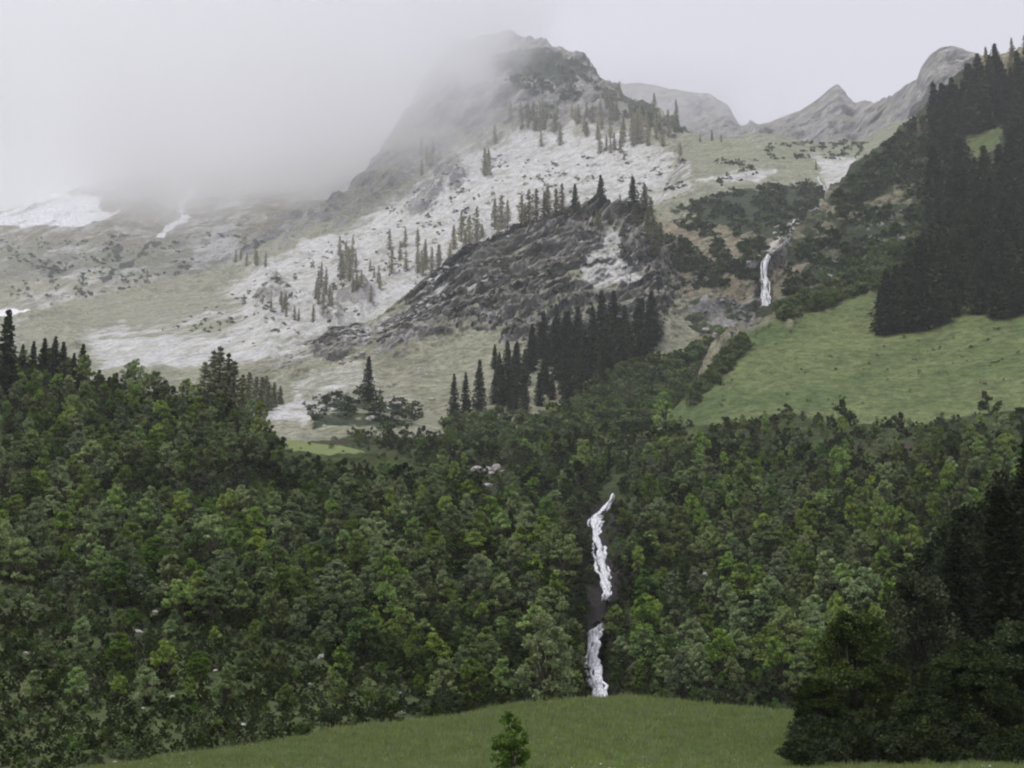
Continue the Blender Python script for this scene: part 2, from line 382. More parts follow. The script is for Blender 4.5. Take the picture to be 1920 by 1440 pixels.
# --- forest slope with the gorge
def b_mask(U, V, P):
    z = np.zeros(U.shape)
    wet = mx(poly(U, V, [(1090, 950), (1125, 928), (1160, 925), (1172, 1000), (1190, 1100), (1160, 1180), (1150, 1340), (1075, 1340), (1080, 1150)], 12))
    g = .35 * poly(U, V, [(1000, 840), (1150, 800), (1300, 780), (1300, 830), (1100, 860)], 20)
    return st3(z, z, z), st3(wet, z, g)
def b_disp(P, U, V, Z, E):
    D = np.zeros_like(P); D[..., 2] = fbm(P / 34. + 3, 5) * 5 * np.clip((P[..., 1] - 110) / 80, .1, 1) + fbm(P / 7.) * .8 + E[..., 0] * fbm(P / 3.) * 1.2
    D[..., 1] = 9 * blob(U, V, 1128, 1060, 34, 170, 0, .6) + E[..., 0] * fbm(P / 4. + 9) * 2.0; return D
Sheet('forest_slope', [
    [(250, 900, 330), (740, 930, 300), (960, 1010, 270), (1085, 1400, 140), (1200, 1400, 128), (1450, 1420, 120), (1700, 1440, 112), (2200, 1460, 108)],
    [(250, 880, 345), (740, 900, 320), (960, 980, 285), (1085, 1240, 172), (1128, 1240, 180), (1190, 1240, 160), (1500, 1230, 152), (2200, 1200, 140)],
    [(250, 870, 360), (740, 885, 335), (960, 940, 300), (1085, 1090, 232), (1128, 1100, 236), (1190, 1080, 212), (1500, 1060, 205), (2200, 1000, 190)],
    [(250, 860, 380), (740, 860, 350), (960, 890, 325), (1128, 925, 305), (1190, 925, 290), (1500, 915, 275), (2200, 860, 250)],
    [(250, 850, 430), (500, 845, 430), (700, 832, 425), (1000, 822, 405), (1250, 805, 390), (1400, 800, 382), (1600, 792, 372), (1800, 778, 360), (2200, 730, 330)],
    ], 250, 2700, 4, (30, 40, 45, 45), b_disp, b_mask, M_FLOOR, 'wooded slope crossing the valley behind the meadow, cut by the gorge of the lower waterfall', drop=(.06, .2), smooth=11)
# --- pasture and right-hand mountain spur
C_TOP = [(1100, 866, 445), (1200, 826, 460), (1290, 745, 475), (1330, 692, 490), (1390, 640, 515), (1440, 592, 560), (1455, 530, 610), (1480, 460, 690), (1520, 412, 750), (1570, 352, 820), (1620, 303, 870), (1700, 232, 920), (1740, 200, 930), (1790, 155, 920), (1850, 118, 900), (1920, 85, 880), (2200, -40, 820)]
def c_mask(U, V, P):
    edge = np.interp(U, [1100, 1200, 1290, 1390, 1450, 1550, 1650, 1750, 1920, 2200], [870, 840, 748, 645, 606, 578, 552, 530, 505, 450])
    above = sst(edge - V, -4, 14)
    n = fbm(np.stack([U / 60, V / 60, U * 0], -1), 4)
    scrub = np.clip(above * (.50 + .5 * n + .35 * mx(blob(U, V, 1660, 290, 130, 60, 38), blob(U, V, 1560, 545, 130, 34, 25))) + .9 * poly(U, V, [(1740, 150), (1930, 40), (2200, 0), (2200, 420), (1760, 520), (1700, 560)], 20), 0, 1)
    rock = above * (.28 + .4 * blob(U, V, 1690, 430, 90, 50, 20) + .3 * blob(U, V, 1560, 500, 60, 50, 30))
    dry = above * .75; lush = (1 - above)
    gap = poly(U, V, [(1800, 250), (1880, 235), (1870, 275), (1820, 300)], 8)
    yel = poly(U, V, [(1810, 110), (1930, 40), (1930, 120), (1850, 160)], 12)
    scrub = scrub * (1 - gap) * (1 - .8 * yel); lush = mx(lush, gap)
    earth = mx(blob(U, V, 1542, 578, 22, 6, 20), blob(U, V, 1478, 610, 16, 5, 25)) * .55
    return st3(rock, U * 0, U * 0), st3(scrub, dry + earth, lush - earth)
def c_disp(P, U, V, Z, E):
    up = 1 - E[..., 2]; D = np.zeros_like(P)
    D[..., 2] = fbm(P / 60. + 2, 5) * (3 + 9 * up) + fbm(P / 12.) * (.35 + 1.6 * up) + fbm(P / 14. + 7, 4, .5, True) * 3.2 * up
    s, A, B = strata(P, 28, 60, 9.); D[..., 1] = -s * 3.5 * up; D[..., 2] += fbm(np.stack([A / 40, B / 5, A * 0], -1), 3) * .35 * (1 - up); return D
Sheet('mountain_spur', [
    [(1100, 900, 405), (1275, 860, 400), (1500, 860, 392), (2200, 830, 370)],
    [(1100, 868, 440), (1200, 828, 450), (1290, 748, 468), (1330, 696, 480), (1390, 646, 498), (1450, 606, 515), (1550, 580, 528), (1650, 556, 536), (1750, 530, 540), (1920, 505, 530), (2200, 450, 515)],
    C_TOP], 1100, 2700, 3, (70, 130), c_disp, c_mask, M_MT, 'green pasture and steep wooded spur on the right side of the valley', drop=(.06, .3), smooth=9)
# --- rocky basin with the upper waterfall
def e_mask(U, V, P):
    n = fbm(np.stack([U / 50, V / 50, U * 0 + 3], -1), 4)
    rock = mx(.34 + .15 * n, .85 * poly(U, V, [(1230, 600), (1330, 560), (1420, 560), (1425, 640), (1300, 660)], 20), .85 * poly(U, V, [(1445, 550), (1500, 545), (1500, 600), (1440, 610)], 10), .6 * poly(U, V, [(1290, 480), (1420, 480), (1425, 520), (1290, 530)], 12),
              .65 * poly(U, V, [(1230, 290), (1310, 290), (1330, 350), (1240, 345)], 10), .5 * blob(U, V, 1400, 325, 40, 10))
    rock = rock * (1 - poly(U, V, [(1300, 240), (1740, 200), (1640, 290), (1540, 300), (1420, 310)], 12))
    scree = mx(.6 * poly(U, V, [(1515, 295), (1610, 290), (1600, 330), (1570, 365), (1555, 380), (1535, 340)], 6), .8 * poly(U, V, [(1390, 315), (1470, 312), (1460, 332), (1330, 345), (1300, 340)], 8),
               .62 * poly(U, V, [(1180, 280), (1300, 300), (1310, 345), (1240, 400), (1180, 400)], 14), .7 * poly(U, V, [(1480, 420), (1560, 380), (1566, 388), (1440, 480), (1430, 470)], 4))
    scrub = mx(.95 * poly(U, V, [(1320, 372), (1420, 352), (1520, 345), (1555, 372), (1510, 420), (1460, 455), (1340, 440), (1290, 410)], 12), .45 + .3 * n)
    scrub = scrub * (1 - .9 * poly(U, V, [(1200, 240), (1740, 200), (1640, 300), (1500, 345), (1300, 365), (1200, 380)], 14)) * (1 - scree)
    dry = .8 * sst(V, 380, 450); z = U * 0
    scrub = mx(scrub, .75 * poly(U, V, [(1490, 262), (1520, 252), (1590, 250), (1600, 256), (1510, 268)], 4))
    return st3(rock, scree, z), st3(scrub, dry, .25 * (1 - sst(V, 300, 380)))
def e_disp(P, U, V, Z, E):
    k = 1 - sst(V, 330, 300 - 60) * 0; k = .3 + .7 * sst(V, 300, 400)
    D = np.zeros_like(P); r = Z[..., 0]
    D[..., 2] = (fbm(P / 70., 5) * 9 + fbm(P / 16. + 1, 5, .5, True) * 4 * (.4 + r)) * k + fbm(P / 90. + 8, 4) * 9 * (1 - k)
    s, A, B = strata(P, 15, 70, 13.); D[..., 1] = -s * 9 * (.15 + r) * k - fbm(P / 20. + 4, 4) * 5 * k
    D[..., 1] += 8 * blob(U, V, 1438, 545, 18, 90, 0, .6); return D
Sheet('rocky_slope', [
    [(1050, 780, 600), (1250, 720, 620), (1450, 680, 630), (1760, 640, 640)],
    [(1050, 600, 730), (1250, 610, 710), (1420, 622, 690), (1445, 610, 692), (1500, 560, 730), (1760, 500, 800)],
    [(1050, 480, 850), (1250, 470, 830), (1420, 485, 735), (1445, 475, 740), (1500, 440, 820), (1760, 400, 950)],
    [(1050, 430, 1050), (1250, 408, 1000), (1540, 385, 960), (1580, 345, 1050), (1760, 300, 1200)],
    [(1050, 415, 1100), (1225, 402, 1080), (1262, 350, 1160), (1290, 325, 1180), (1540, 330, 1150), (1620, 300, 1250), (1760, 260, 1350)],
    [(1050, 410, 1150), (1225, 398, 1120), (1250, 345, 1250), (1280, 280, 1400), (1310, 264, 1480), (1350, 262, 1450), (1450, 253, 1400), (1540, 268, 1400), (1620, 258, 1450), (1700, 222, 1500), (1760, 190, 1550)],
    ], 1050, 1760, 2.5, (30, 60, 50, 30, 30), e_disp, e_mask, M_MT, 'rocky grass basin of the upper waterfall below a green saddle', smooth=9)
# --- rock knoll with its band of beds
F_TOP = [(250, 712, 640), (450, 690, 670), (520, 658, 690), (620, 622, 720), (700, 600, 750), (770, 555, 780), (840, 502, 800), (900, 458, 810), (1000, 422, 820), (1060, 398, 820), (1120, 380, 820), (1200, 390, 830), (1232, 430, 830), (1255, 490, 810), (1290, 545, 780), (1350, 600, 740), (1420, 665, 700)]
def f_mask(U, V, P):
    top = np.interp(U, [p[0] for p in F_TOP], [p[1] for p in F_TOP])
    n = fbm(np.stack([U / 70, V / 70, U * 0 + 5], -1), 4)
    band = poly(U, V, [(500, 665), (620, 600), (840, 480), (1000, 400), (1120, 360), (1220, 370), (1290, 520), (1250, 590), (1100, 590), (980, 610), (880, 620), (740, 660), (640, 700), (540, 690)], 14)
    s1, _, _ = strata(P, 38, 80, 15.); s2, _, _ = strata(P, 36, 34, 5.5, 9.); brk = fbm(P / 18. + 40, 3)
    ledge = mx(sst(s1 + .25 * brk, .66, .9), .8 * sst(s2 + .35 * brk, .78, 1.0))
    pale0 = poly(U, V, [(1080, 505), (1120, 465), (1145, 410), (1165, 430), (1165, 480), (1185, 500), (1225, 500), (1195, 530), (1120, 542), (1085, 530)], 9)
    fade = sst(U + 90 * n, 620, 900)
    rock = mx(.92 * band * (.25 + .75 * fade) * (1 - .75 * ledge) * (1 - .6 * pale0) + .06 * n, .62 * poly(U, V, [(940, 600), (1240, 580), (1240, 640), (1000, 660), (930, 650)], 14), .30 + .25 * n * (V < 700), .5 * blob(U, V, 640, 640, 60, 40, 30))
    pale = .72 * poly(U, V, [(1080, 505), (1120, 465), (1145, 410), (1165, 430), (1165, 480), (1185, 500), (1225, 500), (1195, 530), (1120, 542), (1085, 530)], 9)
    pale = mx(pale, .95 * poly(U, V, [(780, 570), (880, 440), (980, 410), (960, 490), (860, 560), (760, 610), (700, 620)], 16), .5 * blob(U, V, 670, 625, 40, 30))
    scree = mx(pale, .62 * poly(U, V, [(480, 790), (560, 730), (620, 745), (560, 800)], 10), .40 * poly(U, V, [(480, 640), (700, 640), (760, 760), (560, 760)], 40))
    scrub = mx(.62 * poly(U, V, [(560, 745), (660, 728), (780, 760), (800, 800), (580, 805)], 12), .25 + .2 * n)
    dry = .25 + .3 * n; z = U * 0
    return st3(rock, scree, z), st3(scrub, dry, z + .12)
def f_disp(P, U, V, Z, E):
    D = np.zeros_like(P); r = Z[..., 0]
    s, A, B = strata(P, 38, 80, 15.); s2, _, _ = strata(P, 36, 34, 5.5, 9.)
    n = fbm(P / 24., 5, .55)
    s3, _, _ = strata(P, 42, 12, 2.1, 4.); bl = np.round(fbm(P / 9. + 3, 4) * 5) / 5
    rr = .35 + .65 * sst(r, .2, .7)
    D[..., 1] = -(s * 13 + s2 * 6 + s3 * 2.0 + bl * 5) * rr * poly(U, V, [(430, 700), (620, 590), (840, 470), (1000, 390), (1120, 350), (1240, 370), (1320, 540), (1250, 660), (980, 670), (740, 680), (560, 720)], 30) - n * 6 * (.2 + r); D[..., 2] = n * 2.5 * (.3 + r) + fbm(P / 60. + 2, 4) * 4 + fbm(P / 7. + 3, 3) * 1.2 * r
    return D
Sheet('rock_knoll', [
    [(250, 880, 440), (700, 840, 450), (950, 830, 455), (1250, 800, 480), (1420, 740, 500)],
    [(250, 790, 500), (560, 770, 520), (850, 730, 560), (1000, 680, 600), (1250, 660, 620), (1420, 700, 600)],
    [(250, 735, 600), (500, 715, 625), (700, 655, 660), (900, 575, 700), (1100, 545, 705), (1250, 580, 700), (1420, 675, 680)],
    F_TOP], 250, 1420, 2.2, (50, 60, 110), f_disp, f_mask, M_MT, 'dark bedded rock knoll and its grass apron in the middle of the valley', smooth=13)
# --- main mountain
G_TOP = [(-200, 610, 1500), (60, 592, 1500), (180, 556, 1520), (300, 536, 1560), (430, 505, 1650), (540, 445, 1780), (620, 385, 1950), (700, 305, 2120), (760, 225, 2260), (805, 150, 2380), (838, 108, 2450), (900, 80, 2480), (950, 70, 2500), (1010, 76, 2480), (1060, 100, 2400), (1100, 140, 2300), (1150, 176, 2150), (1220, 206, 1950), (1290, 248, 1700), (1340, 275, 1600), (1450, 300, 1500)]
def g_mask(U, V, P):
    n = fbm(np.stack([U / 90, V / 60, U * 0], -1), 5); n2 = fbm(np.stack([U / 30, V / 22, U * 0 + 7], -1), 4)
    light = poly(U, V, [(150, 640), (400, 560), (520, 480), (640, 440), (800, 340), (860, 290), (1000, 250), (1160, 250), (1260, 300), (1260, 400), (1180, 420), (900, 500), (760, 600), (600, 660), (450, 700), (200, 700)], 26)
    scree = .82 * light + .25 * n + mx(.25 * poly(U, V, [(860, 300), (1000, 255), (1160, 260), (1240, 330), (1000, 350), (860, 370)], 20), .3 * poly(U, V, [(180, 640), (300, 640), (500, 640), (480, 680), (250, 690)], 8), .3 * blob(U, V, 790, 540, 70, 30, 40))
    smooth_green = poly(U, V, [(190, 590), (300, 560), (460, 560), (460, 650), (280, 640)], 14)
    scree = scree * (1 - .4 * smooth_green) - .06 * poly(U, V, [(100, 500), (600, 500), (560, 720), (100, 720)], 40)
    rock = .26 + .22 * n2 + .42 * poly(U, V, [(840, 80), (1000, 60), (1130, 140), (1160, 240), (900, 260), (810, 240)], 16) * (1 - .5 * light)
    rock = rock + .28 * poly(U, V, [(430, 510), (560, 430), (640, 360), (800, 150), (850, 120), (890, 240), (800, 320), (640, 425), (520, 480)], 14) + mx(.35 * blob(U, V, 850, 330, 30, 40, 30), .3 * blob(U, V, 790, 370, 40, 30, 30), .35 * blob(U, V, 650, 590, 60, 30, 35), .35 * blob(U, V, 520, 560, 45, 20, 20), .3 * blob(U, V, 380, 575, 30, 20)) - .2 * smooth_green
    scrub = .18 + .25 * n + mx(.75 * poly(U, V, [(930, 110), (1000, 110), (1060, 130), (1100, 150), (1070, 190), (1010, 170), (950, 150)], 10), .8 * poly(U, V, [(1080, 130), (1130, 160), (1200, 200), (1290, 240), (1290, 252), (1180, 220)], 7), .4 * blob(U, V, 1010, 220, 50, 30))
    z = U * 0
    return st3(rock, scree, z), st3(scrub, .12 + .3 * n, z + .1)
def g_disp(P, U, V, Z, E):
    D = disp_mtn(30, 130, 18, 42, 40)(P, U, V, Z, E)
    k = 1 - .6 * poly(U, V, [(150, 560), (500, 540), (500, 700), (150, 700)], 30)
    return D * k[..., None]
Sheet('mountain', [
    [(-200, 760, 850), (300, 740, 880), (700, 700, 950), (1450, 600, 1000)],
    [(-200, 680, 1050), (200, 665, 1080), (450, 620, 1120), (700, 545, 1200), (900, 440, 1300), (1200, 390, 1280), (1450, 340, 1250)],
    [(-200, 625, 1400), (180, 585, 1420), (430, 530, 1540), (620, 440, 1760), (780, 340, 2050), (860, 290, 2080), (1000, 240, 1980), (1200, 270, 1650), (1450, 305, 1450)],
    G_TOP], -200, 1450, 2.4, (20, 100, 90), g_disp, g_mask, M_MT, 'pale scree mountain whose summit disappears into the cloud', smooth=15)
# --- mountain at the valley head, left
def h_mask(U, V, P):
    n = fbm(np.stack([U / 60, V / 40, U * 0 + 2], -1), 5)
    snow = mx(poly(U, V, [(-200, 425), (0, 405), (110, 372), (205, 362), (190, 395), (235, 402), (160, 440), (60, 436), (-200, 445)], 6) * .66, .8 * poly(U, V, [(352, 345), (372, 350), (350, 410), (372, 415), (300, 460), (290, 455), (335, 415)], 4), .8 * poly(U, V, [(-60, 600), (60, 575), (110, 578), (110, 600), (30, 620), (-60, 630)], 6), .35 * poly(U, V, [(20, 430), (250, 400), (300, 420), (60, 450)], 6))
    rock = mx(.66 * poly(U, V, [(440, 470), (560, 380), (700, 280), (850, 200), (850, 320), (700, 380), (620, 440), (470, 500)], 20), .5 * blob(U, V, 260, 370, 70, 40), .42 + .2 * n, .55 * sst(-V, -350, -250))
    dry = mx(.6 * sst(-V, -520, -430), .3 + .2 * n)
    scrub = mx(.3 + .4 * n, .9 * poly(U, V, [(180, 525), (285, 462), (292, 468), (195, 530)], 4), .7 * blob(U, V, 225, 470, 20, 10, 20)) * sst(V, 420, 470)
    scree = .36 + .3 * n + .25 * blob(U, V, 400, 470, 60, 20, 30)
    return st3(rock, scree, snow), st3(scrub, dry, U * 0)
Sheet('snowy_mountain', [
    [(-300, 720, 1550), (200, 660, 1600), (600, 560, 1950), (1000, 420, 2200)],
    [(-300, 560, 1800), (200, 520, 1850), (600, 420, 2150), (1000, 300, 2500)],
    [(-300, 440, 2450), (0, 405, 2450), (100, 376, 2470), (200, 345, 2500), (260, 330, 2520), (330, 338, 2560), (420, 320, 2560), (600, 290, 2560), (800, 272, 2650), (1000, 260, 2800)],
    ], -300, 1000, 3, (70, 110), disp_mtn(26, 150, 14, 50, 35), h_mask, M_MT, 'brown mountainside with snow fields under the cloud at the far left', smooth=15)
# --- far peaks on the right
I_TOP = [(980, 150, 3300), (1130, 150, 3300), (1200, 158, 3300), (1300, 172, 3250), (1330, 178, 3250), (1362, 200, 3200), (1388, 236, 3150), (1398, 238, 3100), (1408, 226, 3000), (1422, 234, 3000), (1436, 230, 3000), (1470, 222, 2950), (1500, 208, 2900), (1530, 190, 2880), (1552, 172, 2850), (1568, 162, 2850), (1582, 174, 2850), (1602, 196, 2800), (1622, 190, 2700), (1640, 188, 2650), (1662, 186, 2500), (1690, 168, 2300), (1718, 152, 2150), (1724, 132, 2100), (1740, 108, 2080), (1762, 93, 2060), (1800, 96, 2060), (1820, 104, 2050), (1860, 120, 2000), (1960, 100, 1900)]
def i_mask(U, V, P):
    n = fbm(np.stack([U / 40, V / 40, U * 0 + 2], -1), 5)
    near = sst(U, 1620, 1720)
    rock = .85 + .2 * n - .2 * near; scree = .45 + .35 * n + 0 * U; z = U * 0
    return st3(rock, scree, z), st3(.2 * near * (V > 180), .2 + .3 * near, z)
def i_disp(P, U, V, Z, E):
    r = fbm(P / np.array([90, 90, 160.]) + 5, 6, .55, True); n = fbm(P / 150, 4)
    D = np.zeros_like(P); k = .35 + .65 * sst(V - np.interp(U, [p[0] for p in I_TOP], [p[1] for p in I_TOP]), 2, 30)
    D[..., 1] = -(r * 42 + n * 30) * k; D[..., 2] = (r * 7 + n * 4) * k; return D
Sheet('far_peaks', [
    [(950, 420, 2300), (1400, 380, 2200), (1960, 300, 1500)],
    [(950, 280, 2900), (1300, 268, 2850), (1400, 262, 2700), (1600, 262, 2400), (1700, 225, 2000), (1960, 180, 1700)],
    I_TOP], 950, 1960, 2.2, (30, 80), i_disp, i_mask, M_MT, 'grey rocky peaks on the skyline beyond the saddle', smooth=5)
# --- base ground reaching the horizon, and the meadow behind the viewer
def base_grid(name, xs, ys, zf, mat, label):
    gx, gy = np.meshgrid(xs, ys); gz = zf(gx, gy); V = np.stack([gx, gy, gz], -1).reshape(-1, 3)
    idx = np.arange(gx.size).reshape(gx.shape); F = np.stack([idx[:-1, :-1], idx[:-1, 1:], idx[1:, 1:], idx[1:, :-1]], -1).reshape(-1, 4)
    o = mk_obj(name, mk_mesh(name, V, F, True, [mat])); tag(o, label, kind='structure'); return o
ax = np.sign(np.linspace(-1, 1, 81)) * np.abs(np.linspace(-1, 1, 81)) ** 2 * 9000
base_grid('ground', ax, ax, lambda x, y: -14 - .002 * np.hypot(x, y) + 0 * x, M_MEAD, 'valley floor beneath and around the slopes')

# ------------------------------------------------------------------ plant prototypes
PLANTS = bpy.data.collections.new('plant_sources')     # not linked: only scattered masses draw from it
def cards(C, size, up=.35, elong=1.5, r=None):
    """one small leafy face per centre"""
    r = r or rng; n = len(C); a = r.normal(size=(n, 3)); a[:, 2] += up; a /= np.linalg.norm(a, axis=1)[:, None]
    t = np.cross(a, r.normal(size=(n, 3))); t /= np.linalg.norm(t, axis=1)[:, None] + 1e-9; b = np.cross(a, t)
    sz = (size if np.isscalar(size) else np.asarray(size)[:, None]) * r.uniform(.6, 1.25, (n, 1)); t = t * sz * elong * .5; b = b * sz * .5
    V = np.stack([C - t, C + b + t * .15, C + t, C - b + t * .15], 1).reshape(-1, 3)
    return V, np.arange(4 * n).reshape(-1, 4)
def tubes(segs, k=6):
    """tapered limbs: (p0, p1, r0, r1)"""
    V, F = [], []
    for p0, p1, r0, r1 in segs:
        p0 = np.array(p0, float); p1 = np.array(p1, float); d = p1 - p0; d /= np.linalg.norm(d) + 1e-9
        x = np.cross(d, (0.3, .9, .1)); x /= np.linalg.norm(x); y = np.cross(d, x); o = len(V)
        for p, r_ in ((p0, r0), (p1, r1)):
            for i in range(k):
                t = i / k * 2 * math.pi; V.append(p + (x * math.cos(t) + y * math.sin(t)) * r_)
        for i in range(k): j = (i + 1) % k; F.append((o + i, o + j, o + k + j, o + k + i))
    return np.array(V), np.array(F)
def broad_crown(h, rad, nclump, per, size, base=.18, seed=0, lop=.25):
    r = np.random.default_rng(seed); C = []; segs = []; lean = r.normal(size=2) * .06 * h
    stems = r.integers(2, 5)
    for k in range(nclump):
        z = h * (base + (1 - base) * r.beta(1.3, 1.15)); t = (z / h - base) / (1 - base)
        prof = math.sin(math.pi * min(1, .12 + .88 * (1 - t)) * .62) * (1 if t > .15 else .75)
        rr = rad * prof * math.sqrt(r.uniform(.05, 1)); az = r.uniform(0, 2 * math.pi)
        c = np.array([rr * math.cos(az) + lean[0] * t, rr * math.sin(az) * (1 - lop * r.uniform()) + lean[1] * t, z])
        cr = rad * (r.uniform(.15, .34) if nclump > 20 else r.uniform(.2, .4)) * (1.1 - .4 * t); q = r.normal(size=(per, 3)); q /= np.linalg.norm(q, axis=1)[:, None]
        q *= (r.uniform(.25, 1, (per, 1)) ** .6) * cr; q[:, 2] *= .8; q[:, 2] += np.abs(q[:, 2]) * .25
        C.append(c + q)
        if k % 3 == 0 or k < 6:
            b0 = np.array([lean[0] * .15 + r.normal() * .03 * rad, r.normal() * .03 * rad, h * base * r.uniform(.2, 1.4)]); mid = (b0 + c) / 2 + np.array([0, 0, .05 * h])
            segs += [(b0, mid, .022 * h * .5, .014 * h * .5), (mid, c, .014 * h * .5, .004 * h)]
    for k in range(stems):
        a = r.uniform(0, 6.28); f = np.array([math.cos(a) * .06 * rad, math.sin(a) * .06 * rad, -.06 * h]); e = np.array([lean[0] + math.cos(a) * .3 * rad, lean[1] + math.sin(a) * .3 * rad, h * .7]); m1 = f * .5 + e * .5 + np.array([-.1 * rad * math.cos(a), 0, 0])
        tk = .45 if nclump > 60 else 1; segs += [(f, m1, .018 * h * tk, .011 * h * tk), (m1, e, .011 * h * tk, .004 * h * tk)]
    V, F = cards(np.concatenate(C), size, .35, 1.4, r); return V, F, tubes(segs)
def spruce(h, rad, whorls, nb, nc, size, seed=0, base=.04, droop=.22, gap=.12, taper=.85):
    r = np.random.default_rng(seed); C = []; segs = [((0, 0, -.03 * h), (0, 0, h * .5), .016 * h, .010 * h), ((0, 0, h * .5), (0, 0, h * .985), .010 * h, .002 * h)]
    side = r.uniform(.72, 1.12, 9)
    for k in range(whorls):
        t = (k + r.uniform(0, .8)) / whorls; z = h * (base + (1 - base) * t)
        R_ = rad * (1 - t) ** taper * min(1, .55 + t * 3) * r.uniform(.72, 1.12) + .012 * h
        for j in range(nb):
            if r.uniform() < gap: continue
            az = (j + r.uniform(0, .8)) / nb * 6.283; L = R_ * r.uniform(.7, 1.1) * side[int(az / 6.2832 * 9) % 9]
            q = np.clip(np.linspace(.12, 1, nc) + r.normal(size=nc) * .05, .03, 1.1); x = L * q
            zz = z - droop * L * q ** 1.4 * (1.25 - t) + .10 * L * q + r.normal(size=nc) * size * .25
            wv = r.normal(size=nc) * size * .35 * (1.2 - q)
            C.append(np.stack([x * math.cos(az) - wv * math.sin(az), x * math.sin(az) + wv * math.cos(az), zz], -1))
            if j % 3 == 0 and t < .9: segs.append(((0, 0, z), (L * .85 * math.cos(az), L * .85 * math.sin(az), z - droop * L * .6 + .06 * L), .0025 * h, .0008 * h))
    C = np.concatenate(C + [np.array([[0, 0, h * f] for f in np.linspace(.93, 1.0, 7)])])
    V, F = cards(C, size * (.32 + .68 * np.clip(1.15 - C[:, 2] / h, 0, 1) ** .6), .2, 1.9, r); return V, F, tubes(segs, 5)
class Proto:
    def __init__(s, name, parts, leaf, bark, tr='trunk', cr='crown'):
        V, F, (tv, tf) = parts
        s.h = V[:, 2].max(); s.r = np.percentile(np.hypot(V[:, 0], V[:, 1]), 97)
        s.crown = mk_mesh(cr, V, F, False, [leaf]); s.trunk = mk_mesh(tr, tv, tf, True, [bark]); s.tr, s.cr = tr, cr
        m = mk_mesh(name, np.concatenate([V, tv]), np.concatenate([F, tf + len(V)]), False, [leaf, bark], [0] * len(F) + [1] * len(tf))
        s.joined = bpy.data.objects.new(name, m); s.name = name
THINGS = []      # (object, base label, plural noun, photo column) : told apart at the end
def place(p, name, loc, scale, cat, label, plural, where, group, rz=None, sq=1.0, u=0, tilt=0):
    e = bpy.data.objects.new(name, None); col.objects.link(e); e.empty_display_size = .3
    e.location = loc; e.rotation_euler = (rnd.uniform(-tilt, tilt), rnd.uniform(-tilt, tilt), rnd.uniform(0, 6.28) if rz is None else rz); e.scale = (scale * sq, scale * sq, scale)
    for nm, me in ((p.tr, p.trunk), (p.cr, p.crown)):
        o = bpy.data.objects.new(nm, me); col.objects.link(o); o.parent = e
    e['category'] = cat; e['group'] = group; THINGS.append((e, label, plural, where, u)); return e
def scatter(name, pts, scl, protos, label, seed=0, tilt=.12, sq=None):
    pts = np.asarray(pts, np.float32); n = len(pts); r = np.random.default_rng(seed)
    c = bpy.data.collections.new(name + '_sources')
    for p in protos: c.objects.link(p if isinstance(p, bpy.types.Object) else p.joined)
    me = bpy.data.meshes.new(name); me.vertices.add(n); me.vertices.foreach_set('co', pts.ravel())
    rot = np.stack([r.normal(size=n) * tilt, r.normal(size=n) * tilt, r.uniform(0, 6.28, n)], -1).astype(np.float32)
    scl = np.asarray(scl, np.float32); s3 = np.stack([scl * r.uniform(.8, 1.25, n), scl * r.uniform(.8, 1.25, n), scl * r.uniform(.75, 1.2, n)], -1).astype(np.float32)
    for an, ty, arr in (('rot', 'FLOAT_VECTOR', rot), ('scl', 'FLOAT_VECTOR', s3)):
        a = me.attributes.new(an, ty, 'POINT'); a.data.foreach_set('vector', arr.ravel())
    a = me.attributes.new('pick', 'INT', 'POINT'); a.data.foreach_set('value', r.integers(0, len(protos), n).astype(np.int32))
    o = mk_obj(name, me); tag(o, label, kind='stuff')
    g = bpy.data.node_groups.new(name + '_scatter', 'GeometryNodeTree')
    g.interface.new_socket('Geometry', in_out='INPUT', socket_type='NodeSocketGeometry'); g.interface.new_socket('Geometry', in_out='OUTPUT', socket_type='NodeSocketGeometry')
    N = g.nodes.new; L = g.links.new; i = N('NodeGroupInput'); q = N('NodeGroupOutput')
    ip = N('GeometryNodeInstanceOnPoints'); ci = N('GeometryNodeCollectionInfo'); ci.inputs[0].default_value = c
    ci.inputs['Separate Children'].default_value = True; ci.inputs['Reset Children'].default_value = True
    def att(nm, dt):
        x = N('GeometryNodeInputNamedAttribute'); x.data_type = dt; x.inputs[0].default_value = nm; return x.outputs[0]
    L(i.outputs[0], ip.inputs['Points']); L(ci.outputs[0], ip.inputs['Instance']); ip.inputs['Pick Instance'].default_value = True
    L(att('pick', 'INT'), ip.inputs['Instance Index']); L(att('scl', 'FLOAT_VECTOR'), ip.inputs['Scale'])
    er = N('FunctionNodeEulerToRotation'); L(att('rot', 'FLOAT_VECTOR'), er.inputs[0]); L(er.outputs[0], ip.inputs['Rotation'])
    L(ip.outputs[0], q.inputs[0]); md = o.modifiers.new('scatter', 'NODES'); md.node_group = g; return o

